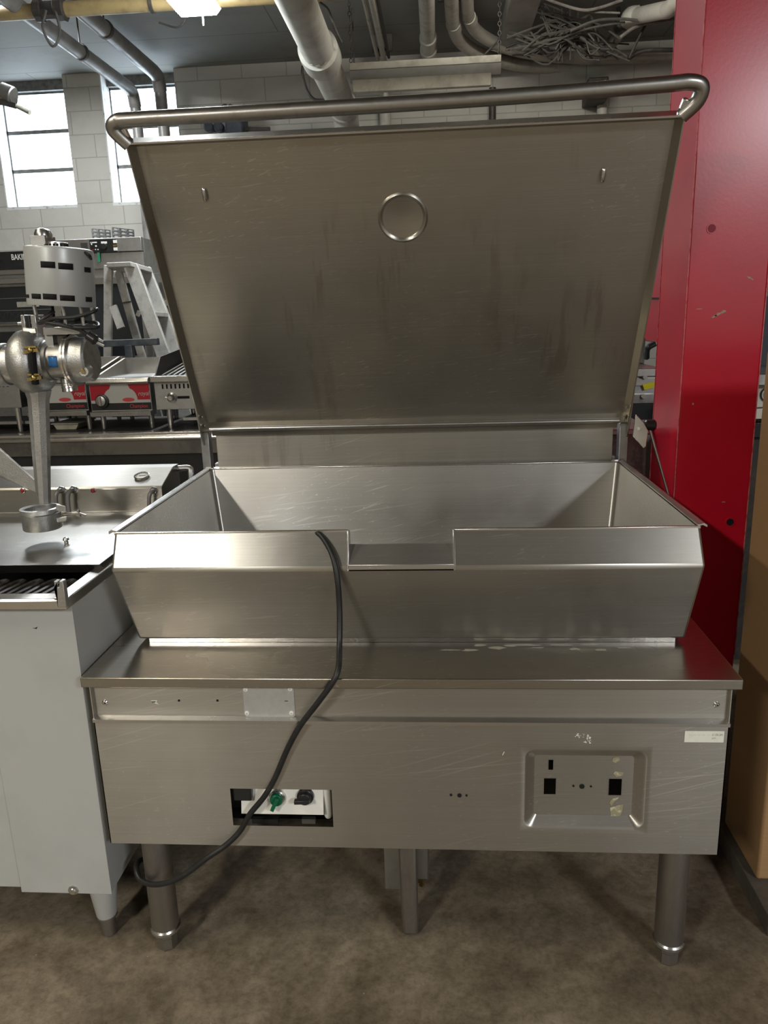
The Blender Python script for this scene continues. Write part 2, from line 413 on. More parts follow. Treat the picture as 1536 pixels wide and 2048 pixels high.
# --- console front panel with cut-outs
def rx(px, py, Y=YFp): return P(px, py, Y)
zp0, zp1 = .302, .604
def hole_px(a, b_, c, d, Y=YFp):
    p, q = P(a, b_, Y), P(c, d, Y); return (min(p.x, q.x), max(p.x, q.x), min(p.z, q.z), max(p.z, q.z))
ctrl = hole_px(460, 1577, 667, 1654)
ro = P(1169, 1580, YFp); rhx, rhz = .125, .094
rec = (ro.x-rhx-.01, ro.x+rhx+.01, ro.z-rhz-.01, ro.z+rhz+.01)
fp = MB(); xs, zs = grid_of(bx0, bx1, zp0, zp1, [ctrl, rec]); f = lambda x, z: V((x, YFp, z))
cells(fp, xs, zs, [ctrl, rec], f)
# rounded corners of the recess
def ring(h, dx, r, n=6): return [V((x, YFp+h, z)) for x, z in rr(ro.x, ro.z, rhx-dx, rhz-dx, r, n)]
loops = [[V((x, YFp, z)) for x, z in rr(ro.x, ro.z, rhx+.01, rhz+.01, 1e-6, 6)], ring(0, 0, .02), ring(.001, .003, .018), ring(.004, .007, .015), ring(.0135, .020, .009), ring(.0155, .0228, .007)]
for A, B in zip(loops, loops[1:]): fp.bridge(A, B)
# inner plate of the recess with its square holes
ih = [hole_px(1097, 1519, 1106, 1539, YFp+.0155), hole_px(1088, 1556, 1111, 1588, YFp+.0155), hole_px(1218, 1557, 1242, 1590, YFp+.0155)]
ix0, ix1, iz0, iz1 = ro.x-rhx+.0255, ro.x+rhx-.0255, ro.z-rhz+.0255, ro.z+rhz-.0255
g2 = lambda x, z: V((x, YFp+.0155, z))
fp.bridge(loops[-1], [g2(x, z) for x, z in rr(ro.x, ro.z, rhx-.0255, rhz-.0255, 1e-6, 6)])
xs, zs = grid_of(ix0, ix1, iz0, iz1, ih); cells(fp, xs, zs, ih, g2)
panel = fp.build('front_panel', M['steel'], pan, smooth=24)
# folded edges of the panel, sides, back
b = MB(); b.box((bx0, YFp, zp0), (bx0+.002, 2.30, .69)); b.build('side_panel', M['steel'], pan)
b = MB(); b.box((bx1-.002, YFp, zp0), (bx1, 2.30, .69)); b.build('side_panel', M['steel'], pan)
MB().box((bx0, 2.298, zp0), (bx1, 2.30, .69)).build('back_panel', M['dull'], pan)
MB().box((bx0+.004, YFp+.09, zp0+.002), (bx1-.004, 2.29, zp0+.004)).build('bottom_panel', M['black'], pan)
MB().box((bx0+.01, YFp+.12, zp0+.01), (bx1-.01, YFp+.124, .67)).build('inner_panel', M['black'], pan)
# ledge and apron
MB().prism([(bx0-.001, YFp-.003, .602), (bx0-.001, YFp-.003, .609), (bx0-.001, YFp+.008, .613), (bx0-.001, YFp+.014, .611), (bx0-.001, YFp+.014, .602)], (bx1-bx0+.002, 0, 0)).build('ledge_trim', M['bright'], pan)
MB().box((bx0+.001, YFp+.010, .609), (bx1+.002, YFp+.014, .691)).build('apron', M['steel'], pan)
# top slab
s0, s1 = -.755, .587
b = MB(); b.box((s0, 1.412, .690), (s1, 2.32, .712)); b.build('top_slab', steel('slab_steel', (.44, .415, .37), .27, aniso=.45, stain=.45, scratch=.4), pan, bevel=.002)
# water stains left on the slab along the pan
ML = worn('lime_scale', (.40, .37, .31), (.47, .44, .37), .55, .5, 90)
for i in range(12):
    b = MB(); x = .02+.033*i+random.uniform(-.01, .01); y = random.uniform(1.545, 1.583); w = random.uniform(.012, .034); h = random.uniform(.003, .009); pts = []
    for k in range(9):
        t = 2*PI*k/9; q = random.uniform(.7, 1.25); pts.append((x+w*math.cos(t)*q, y+h*math.sin(t)*q, .7121+i*1e-5))
    b.face(pts); b.build('lime_stain', ML, pan, smooth=0)
# name plate, screws, holes, labels on the apron
ya = YFp+.010
a, c = P(485, 1371, ya), P(591, 1433, ya)
npl = MB(); npl.prism([V((x, ya-.002, z)) for x, z in rr((a.x+c.x)/2, (a.z+c.z)/2, (c.x-a.x)/2, (a.z-c.z)/2, .006)], (0, .0025, 0))
npl = npl.build('name_plate', worn('name_plate_alloy', (.56, .56, .54), (.44, .43, .41), .5, .55, 30, .45, .7, .8, .05), pan)
for px, py in ((491, 1379), (580, 1378), (494, 1426), (583, 1426)):
    p = P(px, py, ya-.002); MB().lathe(p, (0, -1, 0), ((.0052, -.0005), (.005, .001), (.003, .0022), (.0008, .0024)), 14).build('rivet', M['white'], npl)
    disc(MB(), p+V((0, -.0022, 0)), .0009, (0, -1, 0), .0004, 8).build('rivet_pin', M['void'], npl)
p = P(573, 1402, ya-.002); MB().box(p+V((-.004, -.0004, -.0008)), p+V((.003, .0002, .0006))).build('punch_mark', M['void'], npl)
for px, py in ((210, 1405), (1433, 1409)):
    p = P(px, py, ya); s = MB().lathe(p, (0, -1, 0), ((.0062, -.0005), (.006, .0015), (.0042, .0032), (.001, .0036)), 16).build('screw', M['bright'], pan)
    disc(MB(), p+V((.001, -.0035, 0)), .0017, (0, -1, 0), .0004, 6).build('screw_socket', M['void'], s)
for px, py in ((358, 1401), (435, 1401)): disc(MB(), P(px, py, ya), .0026, (0, -1, 0)).build('screw_hole', M['void'], pan)
p = P(309, 1404, ya-.0003)
st = MB().prism([p+V(q) for q in ((-.008, 0, .004), (.006, 0, .004), (.004, 0, -.001), (.009, 0, -.006), (.0, 0, -.003))], (0, .0006, 0)).build('torn_sticker', M['label'], pan)
text('lettering', 'NSF', M['ink'], st, p+V((-.0055, -.0006, -.0012)), .005)
# small holes in the front panel and recess
for px, py, r in ((902, 1590, .0028), (919, 1591, .0046), (933, 1591, .0024)): disc(MB(), P(px, py, YFp-.0008), r, (0, -1, 0)).build('screw_hole', M['void'], pan)
yr = YFp+.0147
for px, py, r in ((1147, 1572, .0023), (1164, 1573, .0054), (1182, 1573, .0022)): disc(MB(), P(px, py, yr), r, (0, -1, 0)).build('screw_hole', M['void'], pan)
for (x0, x1, z0, z1) in ih:
    b = MB(); w = .0012
    for q in ((x0-w, z0-w, x1+w, z0), (x0-w, z1, x1+w, z1+w), (x0-w, z0, x0, z1), (x1, z0, x1+w, z1)): b.box((q[0], yr-.0002, q[1]), (q[2], yr+.0006, q[3]))
    b.build('cut_edge', M['bright'], pan)
for pts in (((1226, 1516), (1238, 1514), (1240, 1521), (1230, 1526), (1225, 1522)), ((1230, 1543), (1247, 1545), (1245, 1551), (1233, 1554), (1227, 1548)), ((1224, 1598), (1238, 1595), (1228, 1604), (1223, 1612), (1219, 1606)), ((1220, 1616), (1236, 1611), (1246, 1609), (1245, 1620), (1240, 1632), (1222, 1632))):
    MB().prism([P(x, y, yr-.0002) for x, y in pts], (0, .0006, 0)).build('glue_residue', M['glue'], pan)
a, c = P(1370, 1462, YFp-.0011), P(1447, 1485, YFp-.0011)
lb = MB().box((a.x, YFp-.0011, c.z), (c.x, YFp-.0007, a.z)).build('paper_label', M['label'], pan)
text('lettering', 'D FROM', M['faint'], lb, (c.x-.024, YFp-.0013, a.z-.0105), .0075, sx=.75, shear=.15)
text('lettering', 'ATP', M['faint'], lb, (c.x-.024, YFp-.0013, a.z-.0175), .005, sx=.9)
b = MB()
for k, x in enumerate((.008, .016, .025, .034, .044)): b.box((a.x+x, YFp-.0013, a.z-.0095), (a.x+x+.006, YFp-.0010, a.z-.0075))
b.build('faded_print', mat('very_faint_ink', (.68, .68, .6), .6), lb)
b = MB()
for i in range(34):
    p = P(random.uniform(1150, 1182), random.uniform(1468, 1486), YFp-.0008); s = random.uniform(.0006, .0016)
    b.prism([p+V((s*math.cos(t)*1.5, 0, s*math.sin(t))) for t in (0, 1.3, 2.6, 3.9, 5.2)], (0, .0003, 0))
b.build('paint_speck', M['label'], pan)
p = P(1007, 1507, YFp-.0008); MB().bar(p+V((-.002, 0, -.004)), p+V((.0015, 0, .004)), .0012, .0004, (0, 1, 0)).build('paint_drip', M['label'], pan)
# recessed control bracket inside the cut-out
kx0, kx1, kz0, kz1 = ctrl; yk = YFp+.024
br = MB().prism([(kx0+.018, yk-.016, kz0+.024), (kx0+.018, yk+.008, kz1+.03), (kx0+.018, yk+.014, kz1+.03), (kx0+.018, yk-.010, kz0+.020)], (kx1-kx0-.04, 0, 0)).build('control_bracket', M['white'], pan)
def knob(px, py, m, ang, ml, plate=True):
    p = P(px, py, yk)
    if plate: MB().box(p+V((-.024, -.0022, -.022)), p+V((.024, -.0004, .024))).build('legend_plate', M['white'], br)
    k = MB().lathe(p, (0, -1, 0), ((.0185, .0), (.0185, .012), (.0165, .014), (.0155, .014)), 28).build('switch_bezel', ml, br)
    h = MB(); h.lathe(p, (0, -1, 0), ((.0145, .013), (.014, .021), (.012, .023)), 24)
    d = V((math.cos(ang), 0, math.sin(ang)))
    h.bar(p+V((0, -.026, 0))-d*.012, p+V((0, -.026, 0))+d*.021, .008, .012, (0, 1, 0)); h.build('switch_lever', m, k, bevel=.001)
knob(556, 1590, M['green'], -2.0, M['bright']); knob(612, 1588, M['plastic'], -PI*.98, M['plastic'])
p = P(619, 1601, yk); text('lettering', 'LOWER', M['ink'], br, p+V((-.001, -.0025, -.003)), .0075)
MB().box((kx0+.004, YFp+.004, kz1-.034), (kx0+.044, YFp+.05, kz1+.01)).build('breaker_switch', M['plastic'], br, bevel=.003)
p = P(655, 1600, YFp+.03); MB().lathe(p+V((0, 0, -.046)), (0, 0, 1), ((.002, 0), (.007, .004), (.0095, .012), (.0095, .10)), 16).build('spring_tube', M['white'], pan)
p = P(617, 1643, YFp+.045); MB().box(p+V((-.015, 0, -.006)), p+V((.015, .01, .006))).build('terminal_tab', M['dull'], pan)
p = P(530, 1643, YFp+.045); MB().box(p+V((-.03, 0, -.006)), p+V((.03, .01, .006))).build('terminal_block', M['plastic'], pan)
# legs
def leg(x, y):
    l = MB().lathe((x, y, 0), (0, 0, 1), ((.030, .052), (.0315, .06), (.0315, zp0+.02)), 28).build('leg', M['leg'], pan)
    MB().lathe((x, y, 0), (0, 0, 1), ((.0225, 0), (.0245, .004), (.0245, .030), (.027, .034), (.027, .055)), 8).build('adjustable_foot', M['leg'], l, smooth=20)
    MB().lathe((x, y, 0), (0, 0, 1), ((.0315, .047), (.0345, .049), (.0345, .055), (.0318, .059)), 28).build('foot_collar', M['bright'], l)
for x, y in ((-.657, 1.462), (.496, 1.462), (-.657, 2.24), (.496, 2.24)): leg(x, y)
# drain duct and motor bracket hanging in the middle
MB().hexa([(-.103, 1.505, .002), (-.066, 1.505, .002), (-.066, 1.545, .002), (-.103, 1.545, .002), (-.108, 1.505, .32), (-.065, 1.505, .32), (-.065, 1.545, .32), (-.108, 1.545, .32)]).build('drain_duct', M['leg'], pan, bevel=.007, seg=3)
a, c = P(768, 1700, 1.56), P(800, 1778, 1.56); MB().box((a.x, 1.56, c.z), (c.x+.01, 1.563, .34)).build('drip_shield', M['dull'], pan)
a, c = P(833, 1690, 1.60), P(858, 1752, 1.60); d = MB().box((a.x-.01, 1.585, c.z), (c.x, 1.68, .33)).build('tilt_actuator', M['dull'], pan, bevel=.004)
p = P(843, 1762, 1.6); MB().lathe(p+V((0, 0, -.012)), (0, 0, 1), ((.007, 0), (.007, .012), (.012, .014), (.012, .03)), 6).build('drain_plug', M['brass'], d)

# --- pan vessel
vb = dict(x0=-.694, x1=.527, y0=1.585, y1=2.235, z=.7235)
vm = dict(x0=-.707, x1=.534, y0=1.513, z=.913)
vr = dict(x0=-.703, x1=.529, y0=1.545, y1=2.262, z=.987)
lx0, lx1 = P(697, 1078, vr['y0']).x, P(908, 1075, vr['y0']).x   # pour opening
lz = .955                                                        # bottom of the notch
o_ = MB()
def q(*pts): o_.face(pts)
B0, B1 = (vb['x0'], vb['y0'], vb['z']), (vb['x1'], vb['y0'], vb['z']); B2, B3 = (vb['x1'], vb['y1'], vb['z']), (vb['x0'], vb['y1'], vb['z'])
M0, M1 = (vm['x0'], vm['y0'], vm['z']), (vm['x1'], vm['y0'], vm['z'])
R0, R1 = (vr['x0'], vr['y0'], vr['z']), (vr['x1'], vr['y0'], vr['z']); R2, R3 = (vr['x1'], vr['y1'], vr['z']), (vr['x0'], vr['y1'], vr['z'])
q(B0, B1, B2, B3)
mL, mR = (lx0, vm['y0'], vm['z']), (lx1, vm['y0'], vm['z'])
q(B0, B1, M1, mR, mL, M0)
rL, rR = (lx0, vr['y0'], vr['z']), (lx1, vr['y0'], vr['z'])
q(M0, mL, rL, R0); q(mR, M1, R1, rR)
q(B1, B2, R2, R1, M1); q(B0, M0, R0, R3, B3); q(B2, B3, R3, R2)
vessel = o_.build('vessel', M['steel'], pan, bevel=.006, seg=3)
# inside of the vessel
i_ = MB(); t = .006; fl = .745
I0, I1, I2, I3 = [(x, y, fl) for x, y in ((-.665, 1.60), (.498, 1.60), (.498, 2.215), (-.665, 2.215))]
T0, T1, T2, T3 = (vr['x0']+t, vr['y0']+.004, vr['z']-.001), (vr['x1']-t, vr['y0']+.004, vr['z']-.001), (vr['x1']-t, vr['y1']-t, vr['z']-.001), (vr['x0']+t, vr['y1']-t, vr['z']-.001)
i_.face((I0, I1, I2, I3)); i_.face((I1, I2, T2, T1)); i_.face((I2, I3, T3, T2)); i_.face((I3, I0, T0, T3))
tl, tr = (lx0, vr['y0']+.004, vr['z']-.001), (lx1, vr['y0']+.004, vr['z']-.001)
nl, nr = (lx0, vr['y0']+.010, lz), (lx1, vr['y0']+.010, lz)
i_.face((I0, I1, T1, tr, nr, nl, tl, T0))
i_.build('vessel_lining', M['pan_in'], vessel, bevel=.010, seg=4)
# pour spout: inclined trough in the notch with cheeks
sp = MB()
sp.hexa([(lx0, vr['y0']+.010, lz-.004), (lx1, vr['y0']+.010, lz-.004), (lx1, vm['y0']+.001, vm['z']+.004), (lx0, vm['y0']+.001, vm['z']+.004), (lx0, vr['y0']+.010, lz), (lx1, vr['y0']+.010, lz), (lx1, vm['y0']+.001, vm['z']+.009), (lx0, vm['y0']+.001, vm['z']+.009)])
sp.box((lx0, vm['y0']-.003, vm['z']-.002), (lx1, vm['y0']+.004, vm['z']+.010))
sp.build('pour_lip', M['pan_in'], vessel, bevel=.0015)
for x, s in ((lx0, 1), (lx1, -1)):
    MB().prism([(x-.002*s, vr['y0']-.002, vr['z']+.001), (x-.002*s, vr['y0']+.012, vr['z']-.001), (x-.002*s, vr['y0']+.012, lz-.004), (x-.002*s, vm['y0']-.005, vm['z']-.004)], (.0045*s, 0, 0)).build('spout_cheek', M['bright'], vessel, bevel=.001)
# rolled rim on both sides and the back, thin hem on the front edge
rim = MB(); rz = vr['z']
for x, s in ((vr['x0'], -1), (vr['x1'], 1)):
    rim.prism([(x-.004*s, 1.552, rz-.002), (x-.004*s, 1.552, rz+.003), (x+.008*s, 1.552, rz+.006), (x+.016*s, 1.552, rz+.002), (x+.016*s, 1.552, rz-.004), (x+.006*s, 1.552, rz+.001)], (0, 2.272-1.552, 0))
rim.prism([(vr['x0']-.014, 2.256, rz-.002), (vr['x0']-.014, 2.256, rz+.003), (vr['x0']-.014, 2.268, rz+.006), (vr['x0']-.014, 2.275, rz+.002), (vr['x0']-.014, 2.275, rz-.004)], (vr['x1']-vr['x0']+.028, 0, 0))
rim.build('rim', M['bright'], vessel, bevel=.001)
b = MB()
for xa, xb in ((vr['x0'], lx0), (lx1, vr['x1'])): b.box((xa, vr['y0']-.001, rz-.004), (xb, vr['y0']+.006, rz+.0015))
b.build('front_hem', M['bright'], vessel, bevel=.001)
a, c = P(299, 1280, 1.592), P(1350, 1285, 1.592)
MB().box((a.x, 1.592, .7125), (c.x, 1.60, .7255)).build('support_strip', M['bright'], pan)
# --- back splash and hinge posts
MB().box((vr['x0']+.022, 2.278, .99), (vr['x1']-.02, 2.281, 1.092)).build('back_splash', M['lid'], pan, bevel=.001)
for x in (-.729, .527):
    MB().box((x, 2.276, .70), (x+.026, 2.31, 1.10)).build('hinge_post', M['dull'], pan, bevel=.002)
MB().box((vr['x0']+.01, 2.285, .712), (vr['x1']-.01, 2.31, 1.0)).build('rear_housing', M['dull'], pan)
# --- lid, leaning open
cxl = -.085; O = V((cxl, 2.25, 1.104)); Vv = V((0, -.372, .724)).normalized(); Wv = V((0, .724, .372)).normalized(); LH = .814; HU = .631
def L(u, v, w): return O + V((u, 0, 0)) + Vv*v + Wv*w
lid = MB(); iu, v0, v1, wd = HU-.013, .012, LH-.016, .032
uc = P(806, 450, 2.0).x - cxl; vc = ((P(806, 450, 1.96)-O).dot(Vv)); rc = .062
hs = [(uc-rc-.02, uc+rc+.02, vc-rc-.02, vc+rc+.02)]
xs, zs = grid_of(-iu, iu, v0, v1, hs); cells(lid, xs, zs, hs, lambda u, v: L(u, v, wd))
lp = [[L(u, v, wd) for u, v in rr(uc, vc, rc+.02, rc+.02, 1e-6, 8)]]
for r, w in ((rc, 0), (rc-.002, -.002), (rc-.005, -.004), (rc-.009, -.002), (rc-.012, .001), (rc-.03, .0035), (.004, .006)):
    lp.append([L(u, v, wd+w) for u, v in rr(uc, vc, r, r, r-1e-6, 8)])
for A, B in zip(lp, lp[1:]): lid.bridge(A, B)
lid.face(lp[-1])
# sloping inner walls up to the rim of the lid
inn = [L(-iu, v0, wd), L(iu, v0, wd), L(iu, v1, wd), L(-iu, v1, wd)]
outr = [L(-HU+.003, .003, 0), L(HU-.003, .003, 0), L(HU-.003, LH-.003, 0), L(-HU+.003, LH-.003, 0)]
out2 = [L(-HU, 0, 0), L(HU, 0, 0), L(HU, LH, 0), L(-HU, LH, 0)]
bk = [L(-HU, 0, .045), L(HU, 0, .045), L(HU, LH, .045), L(-HU, LH, .045)]
for A, B in ((inn, outr), (outr, out2), (out2, bk)): lid.bridge(A, B)
lid.face(bk)
lid = lid.build('lid', M['lid'], pan, smooth=35)
for px, py, Y in ((407, 393, 1.95), (1211, 360, 1.93)):
    p = P(px, py, Y); u = p.x-cxl; v = (p-O).dot(Vv); b = MB()
    b.tube([L(u, v-.014, wd-.003), L(u, v-.009, wd-.007), L(u, v+.009, wd-.007), L(u, v+.014, wd-.003)], lambda t: .0055 if .1 < t < .9 else .003, 12, 4); b.build('stop_bump', M['bright'], lid)
# rolled drip edge along the bottom of the lid, bright hem along the top
MB().tube([L(-HU+.03, .012, -.004), L(HU-.03, .012, -.004)], .008, 12, 0).build('drip_edge', M['bright'], lid)
MB().bar(L(-HU+.03, -.010, .006), L(HU-.03, -.010, .006), .003, .018, Vv).build('lower_hem', M['lid'], lid)
MB().bar(L(-HU, LH, 0), L(HU, LH, 0), .004, .005, Wv).build('upper_hem', M['bright'], lid)
# side cheeks and hinge plates
for s in (-1, 1):
    pl = [L(s*HU, .10, .01), L(s*HU, .10, .05), L(s*HU, -.06, .075), L(s*HU, -.085, .05), L(s*HU, -.05, .0), L(s*HU, .0, -.006)]
    MB().prism(pl, (.004*s, 0, 0)).build('hinge_plate', M['steel'], lid, bevel=.001)
    for v in (.045, .012):
        p = L(s*(HU-.01), v, .012); MB().lathe(p, (-s, 0, 0), ((.005, 0), (.005, .003), (.003, .004)), 8).build('hinge_bolt', M['bright'], lid)
# spring arm bracket and gas strut on the right
p = P(1281, 866, 2.24)
pl = [p+V(q) for q in ((-.016, 0, .055), (.008, 0, .03), (.022, 0, .006), (.018, 0, -.04), (.010, 0, -.046), (-.022, 0, -.008))]
bkt = MB().prism(pl, (0, .006, 0)).build('strut_bracket', M['bright'], lid, bevel=.0015)
pb = P(1278, 858, 2.24); MB().lathe(pb, (0, -1, 0), ((.006, 0), (.006, .005), (.003, .007)), 6).build('bracket_bolt', M['white'], bkt)
a = P(1300, 850, 2.26); c = P(1340, 1000, 2.22)
MB().lathe(a+V((-.016, 0, 0)), (1, 0, 0), ((.012, 0), (.016, .004), (.016, .028), (.012, .032)), 18).build('strut_end', M['plastic'], bkt)
MB().cone(a+V((0, 0, -.01)), c, .0045, .0045, 12).build('strut_rod', M['tube'], bkt)
MB().cone(c, c+(c-a)*1.2, .010, .010, 14).build('strut_body', M['plastic'], bkt)
# lifting rail
rp = [L(-HU+.008, LH-.004, .004), L(-HU-.008, LH+.016, .002), L(-HU-.018, LH+.034, 0), L(-HU-.005, LH+.047, 0), L(-HU+.04, LH+.050, 0), L(-.3, LH+.051, 0), L(0, LH+.053, 0), L(.3, LH+.057, 0), L(HU-.06, LH+.064, 0), L(HU-.005, LH+.066, 0), L(HU+.022, LH+.056, 0), L(HU+.020, LH+.028, .002), L(HU-.008, LH-.002, .004)]
MB().tube(rp, .0165, 18, 6).build('handle_rail', M['tube'], lid, smooth=60)
for s in (-1, 1):
    MB().bar(L(s*(HU-.012), LH-.004, .006), L(s*(HU-.004), LH+.034, .004), .012, .016, Wv).build('rail_bracket', M['bright'], lid, bevel=.003)

# --- power cord draped over the rim
cp = [V((P(560, 1085, 1.62).x, 1.66, .86)), V((P(590, 1085, 1.6).x, 1.60, .95)), P(612, 1073, 1.572), P(634, 1066, 1.548), P(652, 1085, 1.528), P(667, 1118, 1.508), P(675, 1160, 1.495), P(679, 1220, 1.49), P(679, 1290, 1.465),
      P(677, 1335, 1.415), P(667, 1362, 1.400), P(636, 1405, 1.403), P(600, 1452, 1.410), P(574, 1500, 1.414), P(550, 1556, 1.416), P(528, 1594, 1.416), P(500, 1628, 1.416), P(480, 1662, 1.414), P(452, 1690, 1.408), P(415, 1715, 1.400), P(380, 1742, 1.398), P(345, 1762, 1.402), P(308, 1769, 1.415), P(282, 1760, 1.435), P(273, 1741, 1.455), P(277, 1724, 1.485), P(300, 1716, 1.515), P(330, 1730, 1.52)]
tag(MB().tube(cp, .0062, 12, 6).build('power_cord', M['rubber'], smooth=70), 'black power cord hanging over the pan rim and looping round the left front leg', 'cord')

# ================================================================ grey electric charbroiler at the left
gx0, gx1, gy0, gy1 = -1.40, -.768, 1.445, 2.22
fr = thing('charbroiler', ((gx0+gx1)/2, 1.83, 0), 'grey enamelled electric charbroiler with coil elements and a gauge left of the braising pan', 'cooking equipment')
gz = .155
xd = P(45, 1795, gy0).x
MB().box((xd, gy0, gz-.005), (gx1, gy0+.004, .858)).build('front_panel', M['grey'], fr, bevel=.001)
MB().box((gx0, gy0+.006, gz+.004), (xd-.002, gy0+.012, .85)).build('door', M['grey'], fr, bevel=.001)
MB().box((gx1-.004, gy0+.004, gz), (gx1, gy1, .858)).build('side_panel', M['grey'], fr)
MB().box((gx0, gy0+.012, gz), (gx0+.004, gy1, .858)).build('side_panel', M['grey'], fr)
MB().box((gx0, gy1-.004, gz), (gx1, gy1, .95)).build('back_panel', M['grey'], fr)
MB().box((gx0+.004, gy0+.013, gz), (gx1-.004, gy1-.004, gz+.004)).build('bottom_panel', M['black'], fr)
p = P(147, 1780, gy0); b = MB(); b.lathe(p, (0, -1, 0), ((.0125, 0), (.0125, .0015), (.009, .002), (.009, .006), (.007, .0075)), 8); b.build('bolt', M['bright'], fr)
p = V((gx1, 1.60, .205)); MB().lathe(p, (1, 0, 0), ((.010, 0), (.010, .002), (.007, .005)), 8).build('bolt', M['bright'], fr)
p = P(70, 1256, gy0); MB().prism([p+V(q) for q in ((-.006, -.0006, 0), (.003, -.0006, -.002), (.006, -.0006, .003), (.0, -.0006, .0))], (0, .001, 0)).build('paint_nick', M['void'], fr)
for x, y in ((gx1-.044, 1.492), (gx0+.05, 1.492), (gx1-.044, 2.16), (gx0+.05, 2.16)):
    l = MB().lathe((x, y, 0), (0, 0, 1), ((.020, .05), (.024, .058), (.034, .15), (.036, gz+.002)), 20).build('leg', M['grey'], fr)
    MB().lathe((x, y, 0), (0, 0, 1), ((.014, 0), (.017, .003), (.018, .045), (.024, .05), (.024, .054)), 16).build('adjustable_foot', M['leg'], l)
# top frame
zt = .884
MB().prism([(gx0, 1.418, .862), (gx0, 1.418, zt-.004), (gx0, 1.422, zt), (gx0, 1.452, zt+.001), (gx0, 1.452, .862)], (gx1-gx0+.004, 0, 0)).build('front_rail', M['bright'], fr, bevel=.001)
MB().hexa([(gx1-.024, 1.42, .862), (gx1+.006, 1.42, .862), (gx1+.006, gy1, .862), (gx1-.024, gy1, .862), (gx1-.022, 1.42, zt+.004), (gx1+.004, 1.42, zt), (gx1+.004, gy1, zt), (gx1-.022, gy1, zt+.004)]).build('side_rail', M['bright'], fr, bevel=.002)
MB().box((gx0+.004, 1.452, .775), (gx1-.024, 2.0, .78)).build('element_well', M['iron'], fr)
a, c = P(111, 1160, 1.414), P(137, 1212, 1.414)
MB().prism([(a.x, 1.406, c.z), (c.x, 1.406, c.z), (c.x, 1.406, a.z), (c.x-.008, 1.406, a.z+.001), (c.x-.010, 1.406, a.z-.013), (c.x-.018, 1.406, a.z-.013), (a.x+.009, 1.406, a.z), (a.x, 1.406, a.z)], (0, .014, 0)).build('latch_post', M['cast'], fr, bevel=.0015)
yp = 1.60
MB().prism([(gx0+.004, yp, .897), (gx0+.004, yp-.004, .900), (gx0+.004, 2.05, .906), (gx0+.004, 2.05, .895), (gx0+.004, yp+.03, .87)], (gx1-gx0-.006, 0, 0)).build('cover_plate', steel('plate_steel', (.34, .33, .305), .33, aniso=.2, stain=.35, scratch=.3), fr, bevel=.001)
p = P(131, 1072, 1.76); p = V((p.x, p.y, .903)); MB().lathe(p, (0, 0, 1), ((.005, 0), (.005, .006), (.008, .009), (.006, .014), (.002, .016)), 14).build('cover_knob', M['bright'], fr)
for zc, ph in ((.858, 0), (.830, .5)):
    pts = []; x = gx0+.05; k = 0
    while x < gx1-.045:
        for yy in ((1.475, 1.59) if k % 2 == 0 else (1.59, 1.475)): pts.append((x+(.018 if (yy > 1.5) else 0)+ph*.012, yy, zc))
        x += .020; k += 1
    MB().tube(pts, .0068, 8, 4).build('heating_element', M['coil'], fr)
MB().tube([(gx0+.02, 1.515, .850), (gx1-.03, 1.515, .850)], .004, 8, 0).build('element_bar', M['bright'], fr)
# control head
hz0, hz1 = .905, .995
MB().prism([(gx0+.01, 2.05, .90), (gx0+.01, 2.045, hz0+.008), (gx0+.01, 2.045, hz1-.018), (gx0+.01, 2.05, hz1-.012), (gx0+.01, 2.15, hz1+.022), (gx0+.01, 2.20, hz1+.022), (gx0+.01, 2.20, .90)], (gx1-gx0-.02, 0, 0)).build('control_head', steel('head_steel', (.40, .385, .35), .32, stain=.35), fr, bevel=.0015, smooth=12)
MB().box((gx0+.01, 2.035, hz0), (gx1-.01, 2.05, hz0+.006)).build('head_ledge', M['bright'], fr)
MB().tube([(gx1-.01, 2.19, hz1+.010), (gx1+.025, 2.19, hz1+.010), (gx1+.030, 2.185, hz1-.005), (gx1+.028, 2.18, hz1-.05)], .009, 10, 4).build('side_handle', M['dull'], fr)
for px in (187, 46):
    p = P(px, 981, 2.045); k = MB().lathe(p, (0, -1, 0), ((.0078, 0), (.0078, .002), (.006, .003)), 14).build('pilot_bezel', M['bright'], fr)
    MB().sphere(p+V((0, -.003, 0)), .0058, (1, .7, 1), 12).build('pilot_lens', M['lens_red'], k)
for px, py in ((124, 980), (148, 979), (309, 981)):
    p = P(px, py, 2.045); q0 = V((p.x, p.y, p.z))
    k = MB().tube([q0+V((0, .004, 0)), q0+V((0, -.016, .002)), q0+V((-.006, -.024, -.008)), q0+V((-.009, -.026, -.03)), q0+V((-.010, -.026, -.062))], .0058, 10, 5).build('element_lead', M['pipe'], fr)
    MB().lathe(q0, (0, -1, 0), ((.012, 0), (.012, .005), (.008, .009)), 6).build('gland_nut', M['bright'], k)
sl = (V((0, 2.15, hz1+.022))-V((0, 2.05, hz1-.012))).normalized(); nn = V((0, -sl.z, sl.y))
p = P(283, 945, 2.10); p = V((p.x, 2.10, hz1-.012+.05*(.034/.10))) + nn*.0005
g = MB().lathe(p, nn, ((.021, 0), (.022, .004), (.0195, .005), (.0195, .003)), 28, cap=False).build('gauge_bezel', M['bright'], fr)
disc(MB(), p+nn*.001, .0197, nn, .001, 24).build('gauge_face', M['dial'], g)
b = MB()
for k in range(11):
    a = -.6+k*.42; d = V((1, 0, 0))*math.cos(a)+sl*math.sin(a); b.bar(p+nn*.0022+d*.0135, p+nn*.0022+d*.0175, .0011, .0004, nn)
b.build('gauge_tick', M['ink'], g); MB().bar(p+nn*.0026-V((.008, 0, 0)), p+nn*.0026+V((.012, .0, 0))+sl*.003, .0016, .0006, nn).build('gauge_needle', M['ink'], g)

